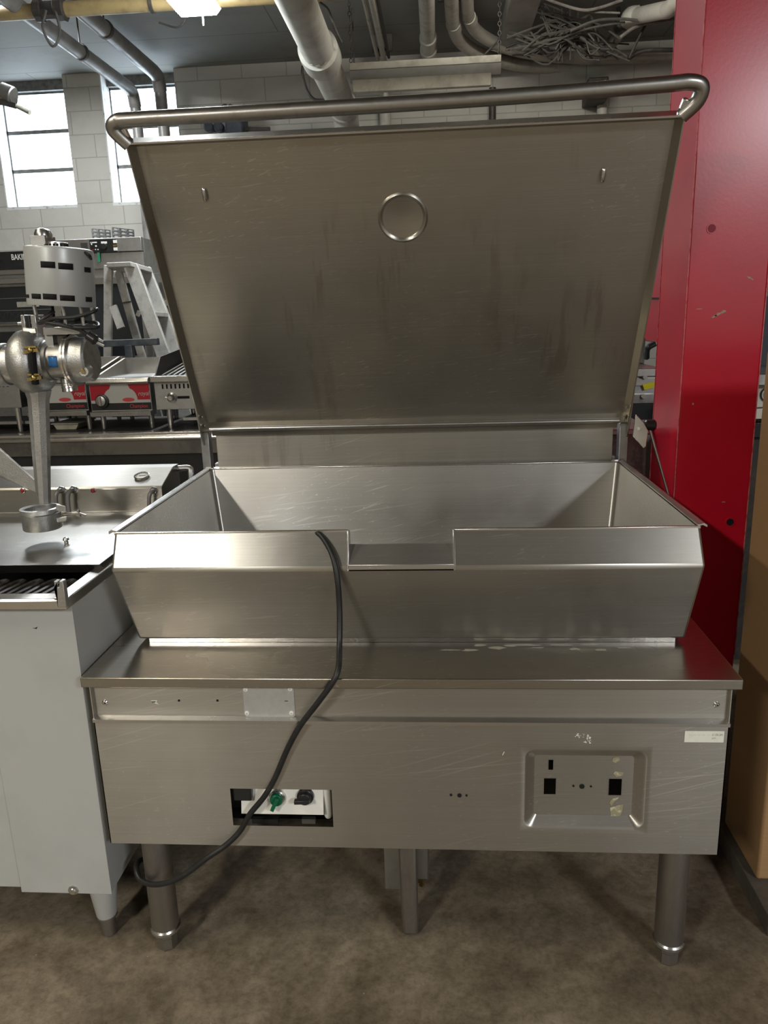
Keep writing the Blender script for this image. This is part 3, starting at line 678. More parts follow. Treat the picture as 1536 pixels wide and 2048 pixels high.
# ================================================================ motor drive head above the charbroiler
yh = 1.78; S = (P(100, 700, yh)-P(0, 700, yh)).length/100
def H_(px, py, dy=0): return P(px, py, yh+dy)
def HB(x0, y0, x1, y1, d0, d1):
    p, q_ = H_(x0, y0, d0), H_(x1, y1, d0); return p, V((q_.x, q_.y+d1-d0, q_.z))
dh = thing('motor_drive_head', (-1.55, yh, 0), 'cast metal drive head with grey motor and ring clamp standing over the charbroiler', 'kitchen machine')
axx = (H_(170, 722)-H_(10, 731)).normalized()
def hl(name, px, py, prof, m, par, n=36): return MB().lathe(H_(px, py), axx, [(r*S, h*S) for r, h in prof], n).build(name, m, par)
hl('drive_housing', 18, 729, ((40, 0), (41, -3), (41, -500)), M['cast'], dh)
hl('housing_neck', 16, 729, ((37, 0), (37, 30)), M['cast'], dh)
yo = hl('yoke', 66, 724, ((36, -30), (52, -26), (60, -16), (63, 0), (61, 14), (54, 24), (40, 30), (38, 34)), M['cast'], dh)
hl('barrel', 99, 723, ((38, 0), (37, 8), (34, 9), (34, 46)), M['dull'], dh)
fl_ = hl('flange', 141, 721, ((36, 0), (49, 2), (49, 6), (46, 7), (49, 8), (49, 12), (42, 13)), M['bright'], dh)
ec = hl('end_cap', 153, 720, ((42, 0), (43, 4), (42, 28), (38, 32), (12, 33)), M['cast'], dh)
p = H_(167, 743, -.044); MB().lathe(p+V((0, .016, 0)), (0, -1, 0), ((.017, 0), (.013, .014), (.011, .016)), 18).build('plug_boss', M['cast'], ec)
MB().lathe(p, (0, -1, 0), ((.0058, 0), (.0058, .004)), 4).build('brass_plug', M['brass'], ec)
p = H_(136, 757); MB().lathe(p, V((.05, 0, -1)), [(r*S, h*S) for r, h in ((14, 0), (15, 8), (14, 9), (15, 12), (14, 13), (15, 17), (14, 18), (15, 24), (11, 25))], 20).build('threaded_spout', M['bright'], dh)
# slot with wing clamps across the yoke
yf = -.0725
MB().tube([H_(63, 695, yf+.004), H_(66, 728, yf-.003), H_(71, 768, yf+.004)], .0085, 10, 4).build('yoke_slot', M['void'], yo)
for px, py, dy in ((63, 702, yf-.003), (70, 757, yf-.003)):
    c = H_(px, py, dy); w = MB()
    w.bar(c+V((-.017, 0, -.002)), c+V((.017, 0, .002)), .008, .007); w.bar(c+V((-.014, -.002, .009)), c+V((.014, -.002, .009)), .006, .004); w.sphere(c+V((0, -.003, .002)), .007)
    w.build('wing_clamp', M['brass'], yo)
for px0, px1 in ((40, 52), (60, 75)):
    a, c = HB(px0, 630, px1, 664, -.02, .02); MB().box((a.x, a.y, c.z-.012), (c.x, c.y, a.z)).build('clamp_lug', M['bright'], yo, bevel=.001)
a, c = HB(50, 632, 62, 664, -.008, .014); MB().box((a.x, a.y, c.z-.012), (c.x, c.y, a.z)).build('clamp_jaw', M['iron'], yo)
MB().cone(H_(37, 647), H_(82, 646), .0045, .0045, 12).build('clamp_bolt', M['bright'], yo)
MB().hexa([H_(44, 668, -.028), H_(74, 668, -.028), H_(74, 668, .028), H_(44, 668, .028), H_(44, 655, -.022), H_(72, 655, -.022), H_(72, 655, .022), H_(44, 655, .022)]).build('lug_base', M['cast'], yo, bevel=.003)
# arm, brace and ring
arm = MB().lathe(H_(76, 780), (H_(88, 1012)-H_(76, 780)), [(r*S, h*S) for r, h in ((26, 0), (21, 18), (20, 40), (18, 120), (15, 200), (14, 228))], 10).build('arm', M['cast'], dh, smooth=25)
MB().hexa([H_(-40, 860, -.006), H_(-40, 935, -.006), H_(-40, 935, .014), H_(-40, 860, .014), H_(78, 965, -.010), H_(80, 990, -.010), H_(80, 990, .010), H_(78, 965, .010)]).build('brace', M['cast'], dh, bevel=.004)
MB().hexa([H_(-40, 860, -.006), H_(-40, 935, -.006), H_(-40, 935, .014), H_(-40, 860, .014), H_(-260, 850, -.01), H_(-260, 880, -.01), H_(-260, 880, .02), H_(-260, 850, .02)]).build('brace', M['cast'], dh, bevel=.004)
pr = H_(84, 1040)
rg = MB().lathe(pr, (0, 0, 1), [(r*S, h*S) for r, h in ((37, -17), (38, -15), (38, 15), (40, 18), (39, 26), (34, 27), (31, 24), (31, -16))], 32, cap=False).build('ring_clamp', M['cast'], dh)
MB().hexa([H_(112, 1022, -.012), H_(133, 1024, -.012), H_(133, 1024, .01), H_(112, 1022, .01), H_(112, 1008, -.012), H_(131, 1012, -.012), H_(131, 1012, .01), H_(112, 1008, .01)]).build('ring_lug', M['cast'], rg, bevel=.002)
MB().hexa([H_(112, 1046, -.012), H_(133, 1043, -.012), H_(133, 1043, .01), H_(112, 1046, .01), H_(112, 1036, -.012), H_(134, 1032, -.012), H_(134, 1032, .01), H_(112, 1036, .01)]).build('ring_lug', M['cast'], rg, bevel=.002)
b = MB(); b.cone(H_(128, 1029), H_(158, 1026), .0042, .0042, 10); b.bar(H_(156, 1020), H_(160, 1033), .006, .005); b.bar(H_(158, 1026), H_(172, 1031), .005, .004); b.build('thumb_screw', M['leg'], rg)
# stand reaching the floor, outside the left of the frame
sx = -1.55
MB().lathe((sx, yh, 0), (0, 0, 1), ((.17, 0), (.17, .015), (.05, .03), (.04, .05), (.04, 1.36)), 24).build('stand_post', M['cast'], dh)
# motor
zt_ = (H_(120, 500)-H_(126, 610)).normalized(); mb_ = H_(124, 612)
mo = MB().lathe(mb_, zt_, [(r*S, h*S) for r, h in ((60, 0), (61, 2), (61, 100), (60, 103), (54, 105))], 40).build('motor_shroud', M['motor'], dh)
def onmotor(ang, h0, h1, w, m=M['void'], nm='vent_slot'):
    a_ = zt_.cross(V((0, 1, 0))).normalized(); fw = a_.cross(zt_).normalized()
    if fw.y > 0: fw = -fw
    rt = V((1, 0, 0)) - zt_*zt_.x; rt.normalize(); b = MB(); n = 5; A = []; B = []
    for k in range(n):
        t = ang - w/2 + w*k/(n-1); d = (rt*math.sin(t)+fw*math.cos(t))*(61.35*S); A.append(mb_+d+zt_*h0*S); B.append(mb_+d+zt_*h1*S)
    for k in range(n-1):
        i = (fw*-.0+ (mb_-A[k])*.0)
        b.face((A[k], A[k+1], B[k+1], B[k]))
    b.build(nm, m, mo, solid=.0006)
for ang, h0, h1, w in ((.12, 66, 77, .42), (.62, 65, 76, .42), (1.35, 63, 72, .3), (-1.22, 10, 18, .3), (-.82, 12, 18, .3), (-.33, 11, 20, .36), (.12, 11, 21, .40), (.62, 10, 20, .42), (1.35, 10, 19, .3)): onmotor(ang, h0, h1, w)
for px in (68, 124, 160, 182):
    a = H_(px, 610, -.02 if px in (124,) else .0); MB().cone(a, a+V((.003, 0, -.045)), .0045, .0045, 10).build('standoff', M['bright'], dh)
a, c = HB(85, 655, 160, 668, -.03, .03); MB().box(a, c).build('motor_base', M['bright'], dh, bevel=.001)
a, c = HB(88, 668, 108, 695, -.02, .02); MB().box(a, c).build('gear_bracket', M['dull'], dh, bevel=.001)
a, c = HB(112, 665, 136, 700, -.02, .02); MB().box(a, c).build('coupling', M['iron'], dh, bevel=.002)
a, c = HB(58, 471, 93, 500, -.02, .03); MB().box(a, c).build('terminal_box', M['dull'], mo, bevel=.001)
MB().lathe(H_(87, 476, 0), zt_, [(r*S, h*S) for r, h in ((16, 0), (16, 7), (13, 14), (7, 17), (.1, 18))], 20).build('dome_cap', M['bright'], mo)
vr_ = MB().lathe(H_(115, 506, -.02), zt_, [(r*S, h*S) for r, h in ((22, 0), (21, 10), (20, 18), (17, 19))], 24).build('vent_collar', M['bright'], mo)
b = MB()
for k in range(10):
    t = -1.4+k*.31; d = V((math.sin(t), -math.cos(t), 0))*(20.9*S); b.box(H_(115, 492, -.02)+d-V((.0022, .001, .003)), H_(115, 492, -.02)+d+V((.0022, .001, .003)))
b.build('collar_slot', M['void'], vr_)
p = H_(182, 537, .045); MB().lathe(p, (1, .4, .03), ((.026, -.012), (.026, .000), (.018, .003), (.002, .004)), 24).build('capacitor_cover', M['black'], mo)
MB().tube([H_(135, 502), H_(158, 501, -.02), H_(178, 510, -.02), H_(182, 518, .0)], .003, 8).build('motor_wire', M['rubber'], mo)
# its coiled flex and plug, tied under the motor
cc = [H_(108, 622, -.02), H_(92, 634, -.035), H_(78, 646, -.04), H_(110, 637, -.06), H_(150, 634, -.06), H_(185, 624, -.05), H_(194, 618, -.03), H_(188, 622, .0), H_(150, 640, .02), H_(82, 642, -.02), H_(112, 648, -.055), H_(150, 655, -.06), H_(190, 655, -.05), H_(197, 650, -.03), H_(185, 644, .0), H_(140, 645, .02), H_(82, 638, -.01), H_(90, 645, -.05), H_(130, 652, -.065), H_(160, 660, -.055), H_(178, 672, -.05)]
co = MB().tube(cc, .0042, 10, 6).build('motor_flex', M['rubber'], dh)
MB().lathe(H_(172, 668, -.05), H_(196, 684, -.05)-H_(172, 668, -.05), ((.005, 0), (.011, .006), (.012, .024), (.009, .028)), 12).build('plug', M['plastic'], co)
for dz in (-.004, .006):
    a = H_(192, 681, -.05)+V((0, 0, dz)); MB().bar(a, a+V((.017, 0, -.009)), .0022, .005).build('plug_prong', M['bright'], co)
p = H_(121, 720); r_ = 34.6*S
b = MB(); A = []; B = []
for k in range(5):
    t = -.35+.62*k/4; A.append(H_(114, 720)+V((0, -r_*math.cos(t), r_*math.sin(t)))); B.append(H_(131, 720)+V((0, -r_*math.cos(t), r_*math.sin(t))))
for k in range(4): b.face((A[k], B[k], B[k+1], A[k+1]))
bs = b.build('blue_sticker', M['blue'], dh, solid=.0005)

# ================================================================ bench and countertop cooking equipment behind
yb = P(240, 866, Z=.90).y; ybk = yb+.68
bn = thing('equipment_bench', (-1.6, yb+.4, 0), 'long stainless bench with black filling the dark space under it, behind the charbroiler and pan', 'bench')
bX0, bX1 = -3.6, .35
MB().prism([(bX0, yb-.012, .862), (bX0, yb-.016, .872), (bX0, yb-.012, .882), (bX0, yb, .884), (bX0, yb, .900), (bX0, yb+.06, .900), (bX0, yb+.06, .862)], (bX1-bX0, 0, 0)).build('front_nose', M['bright'], bn, bevel=.002)
MB().box((bX0, yb+.06, .862), (bX1, ybk, .899)).build('bench_top', M['iron'], bn)
MB().box((bX0, yb+.0, .79), (bX1, yb+.02, .862)).build('apron', worn('tarnished_steel', (.20, .19, .175), (.10, .095, .09), .4, .8, 6), bn)
MB().box((bX0, yb+.02, .10), (bX1, ybk, .79)).build('cabinet', M['black'], bn)  # black body stands in for the dark void under the bench
for x in (bX0+.05, -1.6, bX1-.05):
    for y in (yb+.08, ybk-.08): MB().cone((x, y, 0), (x, y, .10), .02, .025, 12).build('leg', M['dull'], bn)
def px_box(x0, y0, x1, y1, Y, d, mb=None):
    a, c = P(x0, y0, Y), P(x1, y1, Y); a2, c2 = P(x0, y1, Y), P(x1, y0, Y)
    return (min(a.x, a2.x)*.5+max(a.x, a2.x)*.5, Y, (a2.z+c.z)/2), ((c.x+c2.x)/2, Y+d, (a.z+c2.z)/2)
yg = yb+.12
def griddle(x0p, x1p, label):
    A, B = px_box(x0p, 768, x1p, 824, yg, .5); x0, x1 = A[0]+.006, B[0]-.006; z0, z1 = A[2], B[2]
    t = thing('countertop_griddle', ((x0+x1)/2, yg+.25, .90), label, 'griddle', 'red and grey griddles on the bench')
    MB().box((x0, yg+.004, z0), (x1, yg+.50, z1)).build('body', M['dull'], t)
    zs_ = P((x0p+x1p)/2, 806, yg).z; W = x1-x0; zc = zs_+.004
    MB().box((x0+.003, yg+.001, zs_), (x1-.003, yg+.004, z1)).build('face_plate', M['pale_sticker'], t)
    def arch(xa, xb, s):   # red field with a concave round edge
        pts = [(xa, yg, z1-.003), (xb, yg, z1-.003)]; Hh = z1-zs_-.018
        for k in range(1, 8):
            a_ = PI/2*k/7; pts.append((xb-s*(-.0)+s*(.045*math.sin(a_)), yg, z1-.003-.02-(Hh-.02)*(1-math.cos(a_))))
        pts.append((xa, yg, zs_+.015)); return pts
    MB().prism(arch(x0+.004, x0+W*.36, -1), (0, .0012, 0)).build('red_graphic', M['red_sticker'], t)
    MB().prism(arch(x1-.004, x1-W*.36, 1), (0, .0012, 0)).build('red_graphic', M['red_sticker'], t)
    e = V((x0+W*.63, yg-.0006, zs_+.016)); MB().prism([e+V((.032*math.cos(2*PI*k/20), 0, .010*math.sin(2*PI*k/20))) for k in range(20)], (0, .001, 0)).build('oval_badge', M['pinkred'], t)
    text('lettering', 'royal', M['pale_sticker'], t, (x1-W*.205, yg-.001, zs_+.036), .032, shear=.3, sx=.9)
    MB().box((x0+.003, yg+.001, P((x0p+x1p)/2, 820, yg).z), (x1-.003, yg+.004, zs_)).build('lower_strip', M['black'], t)
    text('lettering', 'Champion', M['pinkred'], t, (x0+W*.64, yg-.0005, zs_-.026), .027, sx=.85)
    k = MB().lathe((x0+W*.20, yg, zs_+.012), (0, -1, 0), ((.034, 0), (.034, .012), (.028, .014)), 24).build('knob_ring', M['plastic'], t)
    MB().lathe((x0+W*.20, yg-.010, zs_+.014), (0, -1, 0), ((.026, 0), (.025, .016), (.02, .018)), 24).build('knob', M['dull'], k)
    MB().box((x0+W*.20-.005, yg-.036, zs_-.008), (x0+W*.20+.005, yg-.026, zs_+.036)).build('knob_grip', M['bright'], k)
    MB().prism([(x0, yg-.02, z0-.020), (x0, yg-.025, z0+.004), (x0, yg-.005, z0+.006), (x0, yg+.06, z0+.003), (x0, yg+.06, z0-.02)], (W, 0, 0)).build('grease_tray', M['dull'], t, bevel=.001)
    zt2 = P((x0p+x1p)/2, 756, yg).z
    MB().prism([(x0-.004, yg-.02, z1), (x0-.004, yg-.028, z1+.010), (x0-.004, yg-.02, zt2), (x0-.004, yg+.05, zt2+.002), (x0-.004, yg+.05, z1)], (W+.008, 0, 0)).build('front_nose', M['bright'], t, bevel=.003)
    MB().box((x0, yg+.05, z1), (x1, yg+.48, z1+.022)).build('cooking_plate', M['dull'], t)
    zs2 = P((x0p+x1p)/2, 716, yg+.5).z
    MB().box((x0-.004, yg+.48, z1), (x1+.004, yg+.50, zs2)).build('back_splash', M['bright'], t)
    for s in (x0, x1-.012): MB().prism([(s, yg+.06, z1), (s, yg+.06, z1+.03), (s, yg+.48, zs2), (s, yg+.48, z1)], (.012, 0, 0)).build('side_splash', M['lid'], t)
    for x in (x0+.03, x1-.03):
        for y in (yg+.06, yg+.44): MB().cone((x, y, .90), (x, y, z0), .012, .016, 10).build('foot', M['dull'], t)
griddle(178, 304, 'red and grey countertop griddle with its front knob in plain view')
griddle(52, 176, 'red and grey countertop griddle mostly hidden behind the drive head arm')
# charbroiler beside the lid
def countertop(x0p, x1p, name, label, knobpx, slope):
    A, B = px_box(x0p, 762, x1p, 818, yg-.02, .5); x0, x1 = A[0], B[0]; z0, z1 = A[2], B[2]
    t = thing(name, ((x0+x1)/2, yg+.25, .90), label, 'charbroiler')
    MB().box((x0, yg-.02, z0), (x1, yg+.48, z1)).build('body', M['dull'], t, bevel=.002)
    MB().box((x0-.006, yg-.055, z1), (x1+.006, yg+.02, z1+.030)).build('front_ledge', M['bright'], t, bevel=.004)
    zb = z1+.12
    for s in (x0, x1-.006): MB().prism([(s, yg+.0, z1), (s, yg+.0, z1+.03), (s, yg+.10, zb), (s, yg+.48, zb+.03), (s, yg+.48, z1)], (.006, 0, 0)).build('side_splash', M['iron'], t)
    MB().box((x0, yg+.46, z1), (x1, yg+.48, zb+.02)).build('back_splash', M['iron'], t)
    for k in range(int((x1-x0)/.03)):
        x = x0+.03+k*.03; MB().bar((x, yg+.03, z1+.025), (x, yg+.45, z1+.075), .010, .012).build('grate_bar', M['leg'], t)
    for k in range(int((x1-x0-.06)/.022)):
        x = x0+.04+k*.022; MB().box((x, yg-.0215, z1-.035), (x+.008, yg-.019, z1-.012)).build('vent_slot', M['void'], t)
    for kp in knobpx:
        p = P(kp[0], kp[1], yg-.02); k = MB().lathe(p, (0, -1, 0), ((.026, 0), (.026, .006), (.017, .010), (.016, .03), (.011, .034)), 20).build('knob', M['bright'], t)
        MB().bar(p+V((-.03, -.03, .004)), p+V((.0, -.026, 0)), .010, .012).build('knob_lever', M['bright'], k, bevel=.003)
        MB().bar(p+V((.03, -.004, 0)), p+V((.09, -.004, 0)), .003, .012).build('valve_slot', M['void'], t)
    for x in (x0+.05, x1-.05):
        for y in (yg+.03, yg+.42): MB().cone((x, y, .90), (x, y, z0), .014, .018, 10).build('foot', M['bright'], t)
    p = P(x0p+12, 842, yg+.0); MB().box((x0+.11, yg+.05, .935), (x1, yg+.3, .95)).build('drip_tray', M['dull'], t)
    return t
countertop(310, 470, 'countertop_charbroiler', 'grey countertop gas charbroiler with a chrome knob beside the lid', ((344, 795),), 1)
t = countertop(-170, 40, 'countertop_charbroiler', 'grey countertop charbroiler cut by the left edge, left of the red griddles', ((-60, 795),), 1)
# white plastic lid tray between the feet
p = P(125, 828, yg+.2); MB_ = MB(); MB_.prism([(P(100, 822, yg+.04).x, yg+.05, .945), (P(152, 822, yg+.04).x, yg+.05, .945), (P(147, 834, yg+.04).x, yg+.05, .915), (P(108, 834, yg+.04).x, yg+.05, .915)], (0, .2, 0))
MB_.prism([(P(97, 820, yg+.04).x, yg+.04, .944), (P(153, 820, yg+.04).x, yg+.04, .944), (P(153, 823, yg+.04).x, yg+.04, .950), (P(97, 823, yg+.04).x, yg+.04, .950)], (0, .22, 0))
for v in list(MB_.b.verts): v.co.z -= .015
tag(MB_.build('plastic_tub', M['fixture'], bevel=.002), 'small cream plastic tub under the griddles on the bench', 'tub')

# ---- ovens further back
yo_ = 5.2
def deck(x0p, x1p):
    A, B = px_box(x0p, 500, x1p, 760, yo_, .9); x0, x1 = A[0], B[0]; zt = B[2]
    t = thing('deck_oven', ((x0+x1)/2, yo_+.45, 0), 'wide oven with a black BAKING sign band and dark glass doors at left', 'oven')
    Z = lambda py: P(60, py, yo_).z
    MB().box((x0, yo_+.01, .12), (x1, yo_+.9, Z(502))).build('body', M['dull'], t)
    s = MB().box((x0, yo_-.015, Z(537)), (x1, yo_+.01, Z(502))).build('sign_band', M['black'], t)
    sp_ = P(23, 520, yo_-.016); text('lettering', 'BAKING', M['white'], s, sp_+V((0, -.001, 0)), .052, sx=.72, bold=.0006)
    for a, c, m, d in ((539, 548, 'bright', .02), (549, 555, 'dull', .01), (556, 566, 'bright', .03), (567, 572, 'dull', .0)): MB().box((x0, yo_-d, Z(c)), (x1, yo_+.02, Z(a))).build('trim_strip', M[m], t)
    dd = MB().box((x0, yo_-.012, Z(642)), (x1, yo_+.01, Z(573))).build('upper_door', M['glassdark'], t)
    for z in (595, 619): MB().box((x0, yo_-.014, Z(z+1.2)), (x1, yo_-.011, Z(z))).build('rack_line', M['dull'], dd)
    a = P(33, 604, yo_-.014); c = P(78, 613, yo_-.014); MB().box(a, c+V((0, .003, 0))).build('masking_tape', M['fixture'], dd)
    text('lettering', 'CAUTION', M['ink'], dd, P(-22, 637, yo_-.0145), .055, sx=1.05)
    MB().tube([(x0, yo_-.05, Z(648)), (x1, yo_-.05, Z(648))], .012, 12, 0).build('door_handle', M['bright'], t)
    MB().box((x0, yo_-.01, Z(662)), (x1, yo_+.01, Z(643))).build('middle_rail', M['dull'], t)
    MB().box((x0, yo_-.012, Z(760)), (x1, yo_+.01, Z(663))).build('lower_door', M['glassdark'], t)
    for x in (x0+.1, x1-.1):
        for y in (yo_+.1, yo_+.8): MB().cone((x, y, 0), (x, y, .12), .03, .035, 12).build('leg', M['dull'], t)
deck(-330, 106)
def conv(x0p, x1p):
    A, B = px_box(x0p, 478, x1p, 760, yo_, .9); x0, x1 = A[0], B[0]; Z = lambda py: P(230, py, yo_).z
    t = thing('convection_oven', ((x0+x1)/2, yo_+.5, 0), 'tall stainless convection oven with a black control panel behind the ladder', 'oven')
    MB().box((x0, yo_+.02, .12), (x1, yo_+.95, Z(477))).build('body', M['dull'], t, bevel=.003)
    ch = MB().box((x0, yo_-.02, Z(504)), (x1, yo_+.02, Z(476))).build('control_head', M['dull'], t, bevel=.003)
    MB().box((x0, yo_-.005, Z(536)), (x1, yo_+.02, Z(505.5))).build('lower_fascia', M['dull'], t)
    a, c = P(179, 480, yo_-.021), P(235, 503, yo_-.021); cp_ = MB().box((a.x, yo_-.026, c.z), (c.x, yo_-.019, a.z)).build('control_panel', M['black'], ch)
    for px, py, w, h, m in ((187, 485, 7, 1.2, 'white'), (183, 487, 1, 3, 'white'), (192, 492, 1.6, 1.6, 'white'), (186, 499, 1.2, 1, 'red_sticker'), (191, 499, 1.2, 1, 'white'), (196, 499, 1.2, 1, 'white'), (205, 485, 3, 2, 'white'), (211, 485, 3, 2, 'white'), (230, 483, 4, 3, 'white'), (230, 491, 4, 2, 'brass'), (231, 498, 4, 3, 'white')):
        p = P(px, py, yo_-.027); MB().box(p-V((w*.0032, .001, h*.0032)), p+V((w*.0032, .002, h*.0032))).build('panel_marking', M[m], cp_)
    p = P(209, 493, yo_-.026); MB().lathe(p, (0, -1, 0), ((.02, 0), (.018, .015)), 16).build('timer_knob', M['plastic'], cp_)
    p = P(169, 493, yo_-.021); MB().box(p-V((.022, .006, .022)), p+V((.022, .002, .022))).build('rocker_switch', M['iron'], ch)
    MB().bar(P(197, 505, yo_-.022), P(198, 524, yo_-.02), .016, .006, (0, 1, 0)).build('hanging_tag', M['greenplas'], ch)
    dr = MB(); za, zb = Z(555), Z(760)
    for q in ((x0, zb, x1, zb+.06), (x0, za-.04, x1, za), (x0, zb, x0+.05, za), (x1-.05, zb, x1, za)): dr.box((q[0], yo_-.02, q[1]), (q[2], yo_+.02, q[3]))
    dr = dr.build('door_frame', M['bright'], t); MB().box((x0+.05, yo_-.005, zb+.06), (x1-.05, yo_+.01, za-.04)).build('door_glass', M['glassdark'], dr)
    for py in (712, 728, 740): MB().box((x0, yo_-.03, Z(py+5)), (x1, yo_-.018, Z(py))).build('trim_strip', M['bright'], t)
    for x in (x0+.08, x1-.08):
        for y in (yo_+.1, yo_+.85): MB().cone((x, y, 0), (x, y, .12), .03, .035, 12).build('leg', M['dull'], t)
    return Z(476)
zov = conv(112, 299)
# steel cabinet behind the ladder; unseen length added to darken the column's reflection
A, B = px_box(300, 505, 1180, 760, yo_+.1, .8)
A = (A[0]+.05, A[1], A[2])
t = thing('steel_cabinet', ((A[0]+B[0])/2, yo_+.5, 0), 'plain grey steel cabinet right of the ovens, with added unseen length behind the lid', 'cabinet')
MB().box((A[0], yo_+.1, 0), (B[0], yo_+.9, P(340, 545, yo_+.1).z)).build('body', worn('dark_steel', (.20, .195, .185), (.12, .115, .11), .5, .7, 6), t, bevel=.004)
a, c = P(318, 565, yo_+.095), P(334, 596, yo_+.095); MB().box((a.x, yo_+.09, c.z), (c.x, yo_+.101, a.z)).build('vent_grille', M['iron'], t)
MB().box((P(318, 605, yo_+.1).x, yo_+.07, P(330, 612, yo_+.1).z), (B[0], yo_+.101, P(330, 600, yo_+.1).z)).build('shelf_edge', M['bright'], t)
# perforated plates on top of the convection oven
def perf(quad, holes_n, label, m, d):
    A = [P(x, y, Y) for x, y, Y in quad]     # tl tr br bl
    t = MB(); nx, nz = holes_n
    def at(u, v): return (A[0]*(1-u)+A[1]*u)*(1-v)+(A[3]*(1-u)+A[2]*u)*v
    for i in range(nx):
        for j in range(nz):
            u0, u1, v0, v1 = i/nx, (i+1)/nx, j/nz, (j+1)/nz
            o1 = [at(u0+(u1-u0)*a, v0+(v1-v0)*b) for a, b in rr(.5, .5, .5, .5, 1e-6, 4)]; o2 = [at(u0+(u1-u0)*a, v0+(v1-v0)*b) for a, b in rr(.5, .5, .27, .22, .219, 4)]
            t.bridge(o1, o2)
    o = t.build('perforated_plate', m, solid=d); return tag(o, label, 'plate', 'perforated plates on the oven')
for quad, lab, m in ((((222, 446, 5.45), (267, 452, 5.6), (269, 476, 5.6), (225, 477, 5.45)), 'upright perforated plate with oval holes, right one on top of the convection oven', mat('dull_tray_grey', (.10, .10, .098), .5, .2)),
                     (((181, 447, 5.45), (220, 451, 5.6), (222, 477, 5.6), (185, 477, 5.45)), 'upright perforated plate with dark slots, left one on top of the convection oven', mat('pale_tray_grey', (.15, .15, .148), .5, .2))):
    o = perf(quad, (3, 4), lab, m, .003); mn = min((v.co.z for v in o.data.vertices)); o.location.z = zov-mn*1.0
# ---- step ladder between bench and ovens
yl = 4.78
lt = thing('step_ladder', (P(280, 600, yl).x, yl, 0), 'weathered wooden step ladder standing open in front of the ovens', 'ladder')
def down(a, b):
    d = (b-a).normalized(); t = -a.z/d.z; return a+d*t
top = [P(214, 527, yl+.10), P(257, 525, yl-.04)]
rails = [(P(262, 531, yl-.05), P(326, 706, yl-.06), .085, .03), (P(288, 538, yl+.12), P(352, 700, yl+.11), .085, .03)]
rear = [(P(217, 531, yl+.08), P(216, 690, yl+.10), .05, .028), (P(236, 541, yl+.2), P(268, 655, yl+.22), .05, .028)]
RL = []
for a, b_, w, h in rails: e = down(a, b_); RL.append((a, e)); MB().bar(a, e, w, h, (0, 1, 0)).build('front_rail', M['ladder'], lt, bevel=.003)
for a, b_, w, h in rear: e = down(a, b_); MB().bar(a, e, w, h, (0, 1, 0)).build('rear_rail', M['ladder'], lt, bevel=.003)
MB().hexa([P(213, 535, yl+.02), P(262, 533, yl-.10), P(305, 546, yl+.10), P(240, 545, yl+.24), P(213, 525, yl+.02), P(261, 523, yl-.10), P(304, 536, yl+.10), P(240, 536, yl+.24)]).build('top_cap', M['ladder'], lt, bevel=.004)
for k in range(1, 6):
    f = k/6.2; a = RL[0][0].lerp(RL[0][1], f); c = RL[1][0].lerp(RL[1][1], f); MB().bar(a, c, .09, .025).build('step', M['ladder'], lt, bevel=.002)
a = P(224, 609, yl+.15); c = P(262, 603, yl+.2); MB().bar(a, c, .012, .008).build('spreader', M['iron'], lt)
MB().bar(P(226, 612, yl+.02), P(242, 656, yl+.0), .045, .02, (0, 1, 0)).build('spreader', M['ladder'], lt)
MB().bar(P(275, 632, yl-.1), P(279, 622, yl-.1), .02, .02).build('hinge_bolt', M['bright'], lt)
# blue bar stand in front of it
a, c = P(190, 688, yl-.2), P(317, 683, yl-.2)
st_ = thing('bar_stand', ((a.x+c.x)/2, yl-.2, 0), 'dark blue steel bar on a square post in front of the step ladder', 'stand')
MB().bar(a, c, .04, .04).build('crossbar', M['bluebar'], st_, bevel=.003)
p = P(258, 690, yl-.2); MB().bar((p.x, p.y, .0), (p.x, p.y, p.z), .045, .045).build('post', M['bluebar'], st_, bevel=.003)
MB().box((p.x-.2, p.y-.06, 0), (p.x+.2, p.y+.06, .02)).build('base', M['bluebar'], st_)

# ================================================================ right side
# stainless range seen between lid and column
ys = 3.6
A, B = px_box(1180, 690, 1345, 830, ys, .7)
t = thing('stainless_range', ((A[0]+B[0])/2, ys+.35, 0), 'stainless range with a yellow tag in the gap between lid and column', 'range')
Z = lambda py: P(1300, py, ys).z
MB().box((A[0], ys, .1), (B[0], ys+.7, Z(742))).build('body', M['dull'], t, bevel=.003)
MB().box((A[0], ys+.5, Z(742)), (B[0], ys+.55, Z(684))).build('back_guard', M['bright'], t, bevel=.004)
MB().box((A[0], ys-.03, Z(752)), (B[0], ys+.02, Z(736))).build('front_rail', M['bright'], t, bevel=.003)
MB().box((A[0], ys-.015, Z(770)), (B[0], ys+.0, Z(756))).build('fascia_strip', M['bright'], t)
MB().box((A[0], ys-.012, Z(805)), (B[0], ys+.0, Z(788))).build('fascia_strip', M['bright'], t)
MB().box((A[0], ys-.010, Z(838)), (B[0], ys+.0, Z(806))).build('dark_band', M['black'], t)
p = P(1299, 772, ys-.018); tg = MB(); tg.prism([P(1285, 769, ys-.02), P(1313, 762, ys-.02), P(1313, 774, ys-.02), P(1289, 780, ys-.02)], (0, .002, 0)); tg.build('yellow_tag', M['yellow_tag'], t)
tgp = MB()
for k in range(3): tgp.bar(P(1292, 769.5+3*k, ys-.021), P(1309, 765.5+3*k, ys-.021), .003, .001, (0, 1, 0))
p = P(1296, 694, ys+.02); MB().tube([P(1293, 715, ys+.1), P(1295, 697, ys+.05), P(1310, 687, ys+.05)], lambda q: .014, 10).build('burner_handle', M['plastic'], t)
for px, py in ((1289, 754), (1287, 793)): MB().lathe(P(px, py, ys-.02), (0, -1, 0), ((.012, 0), (.010, .012)), 10).build('knob', M['bright'], t)
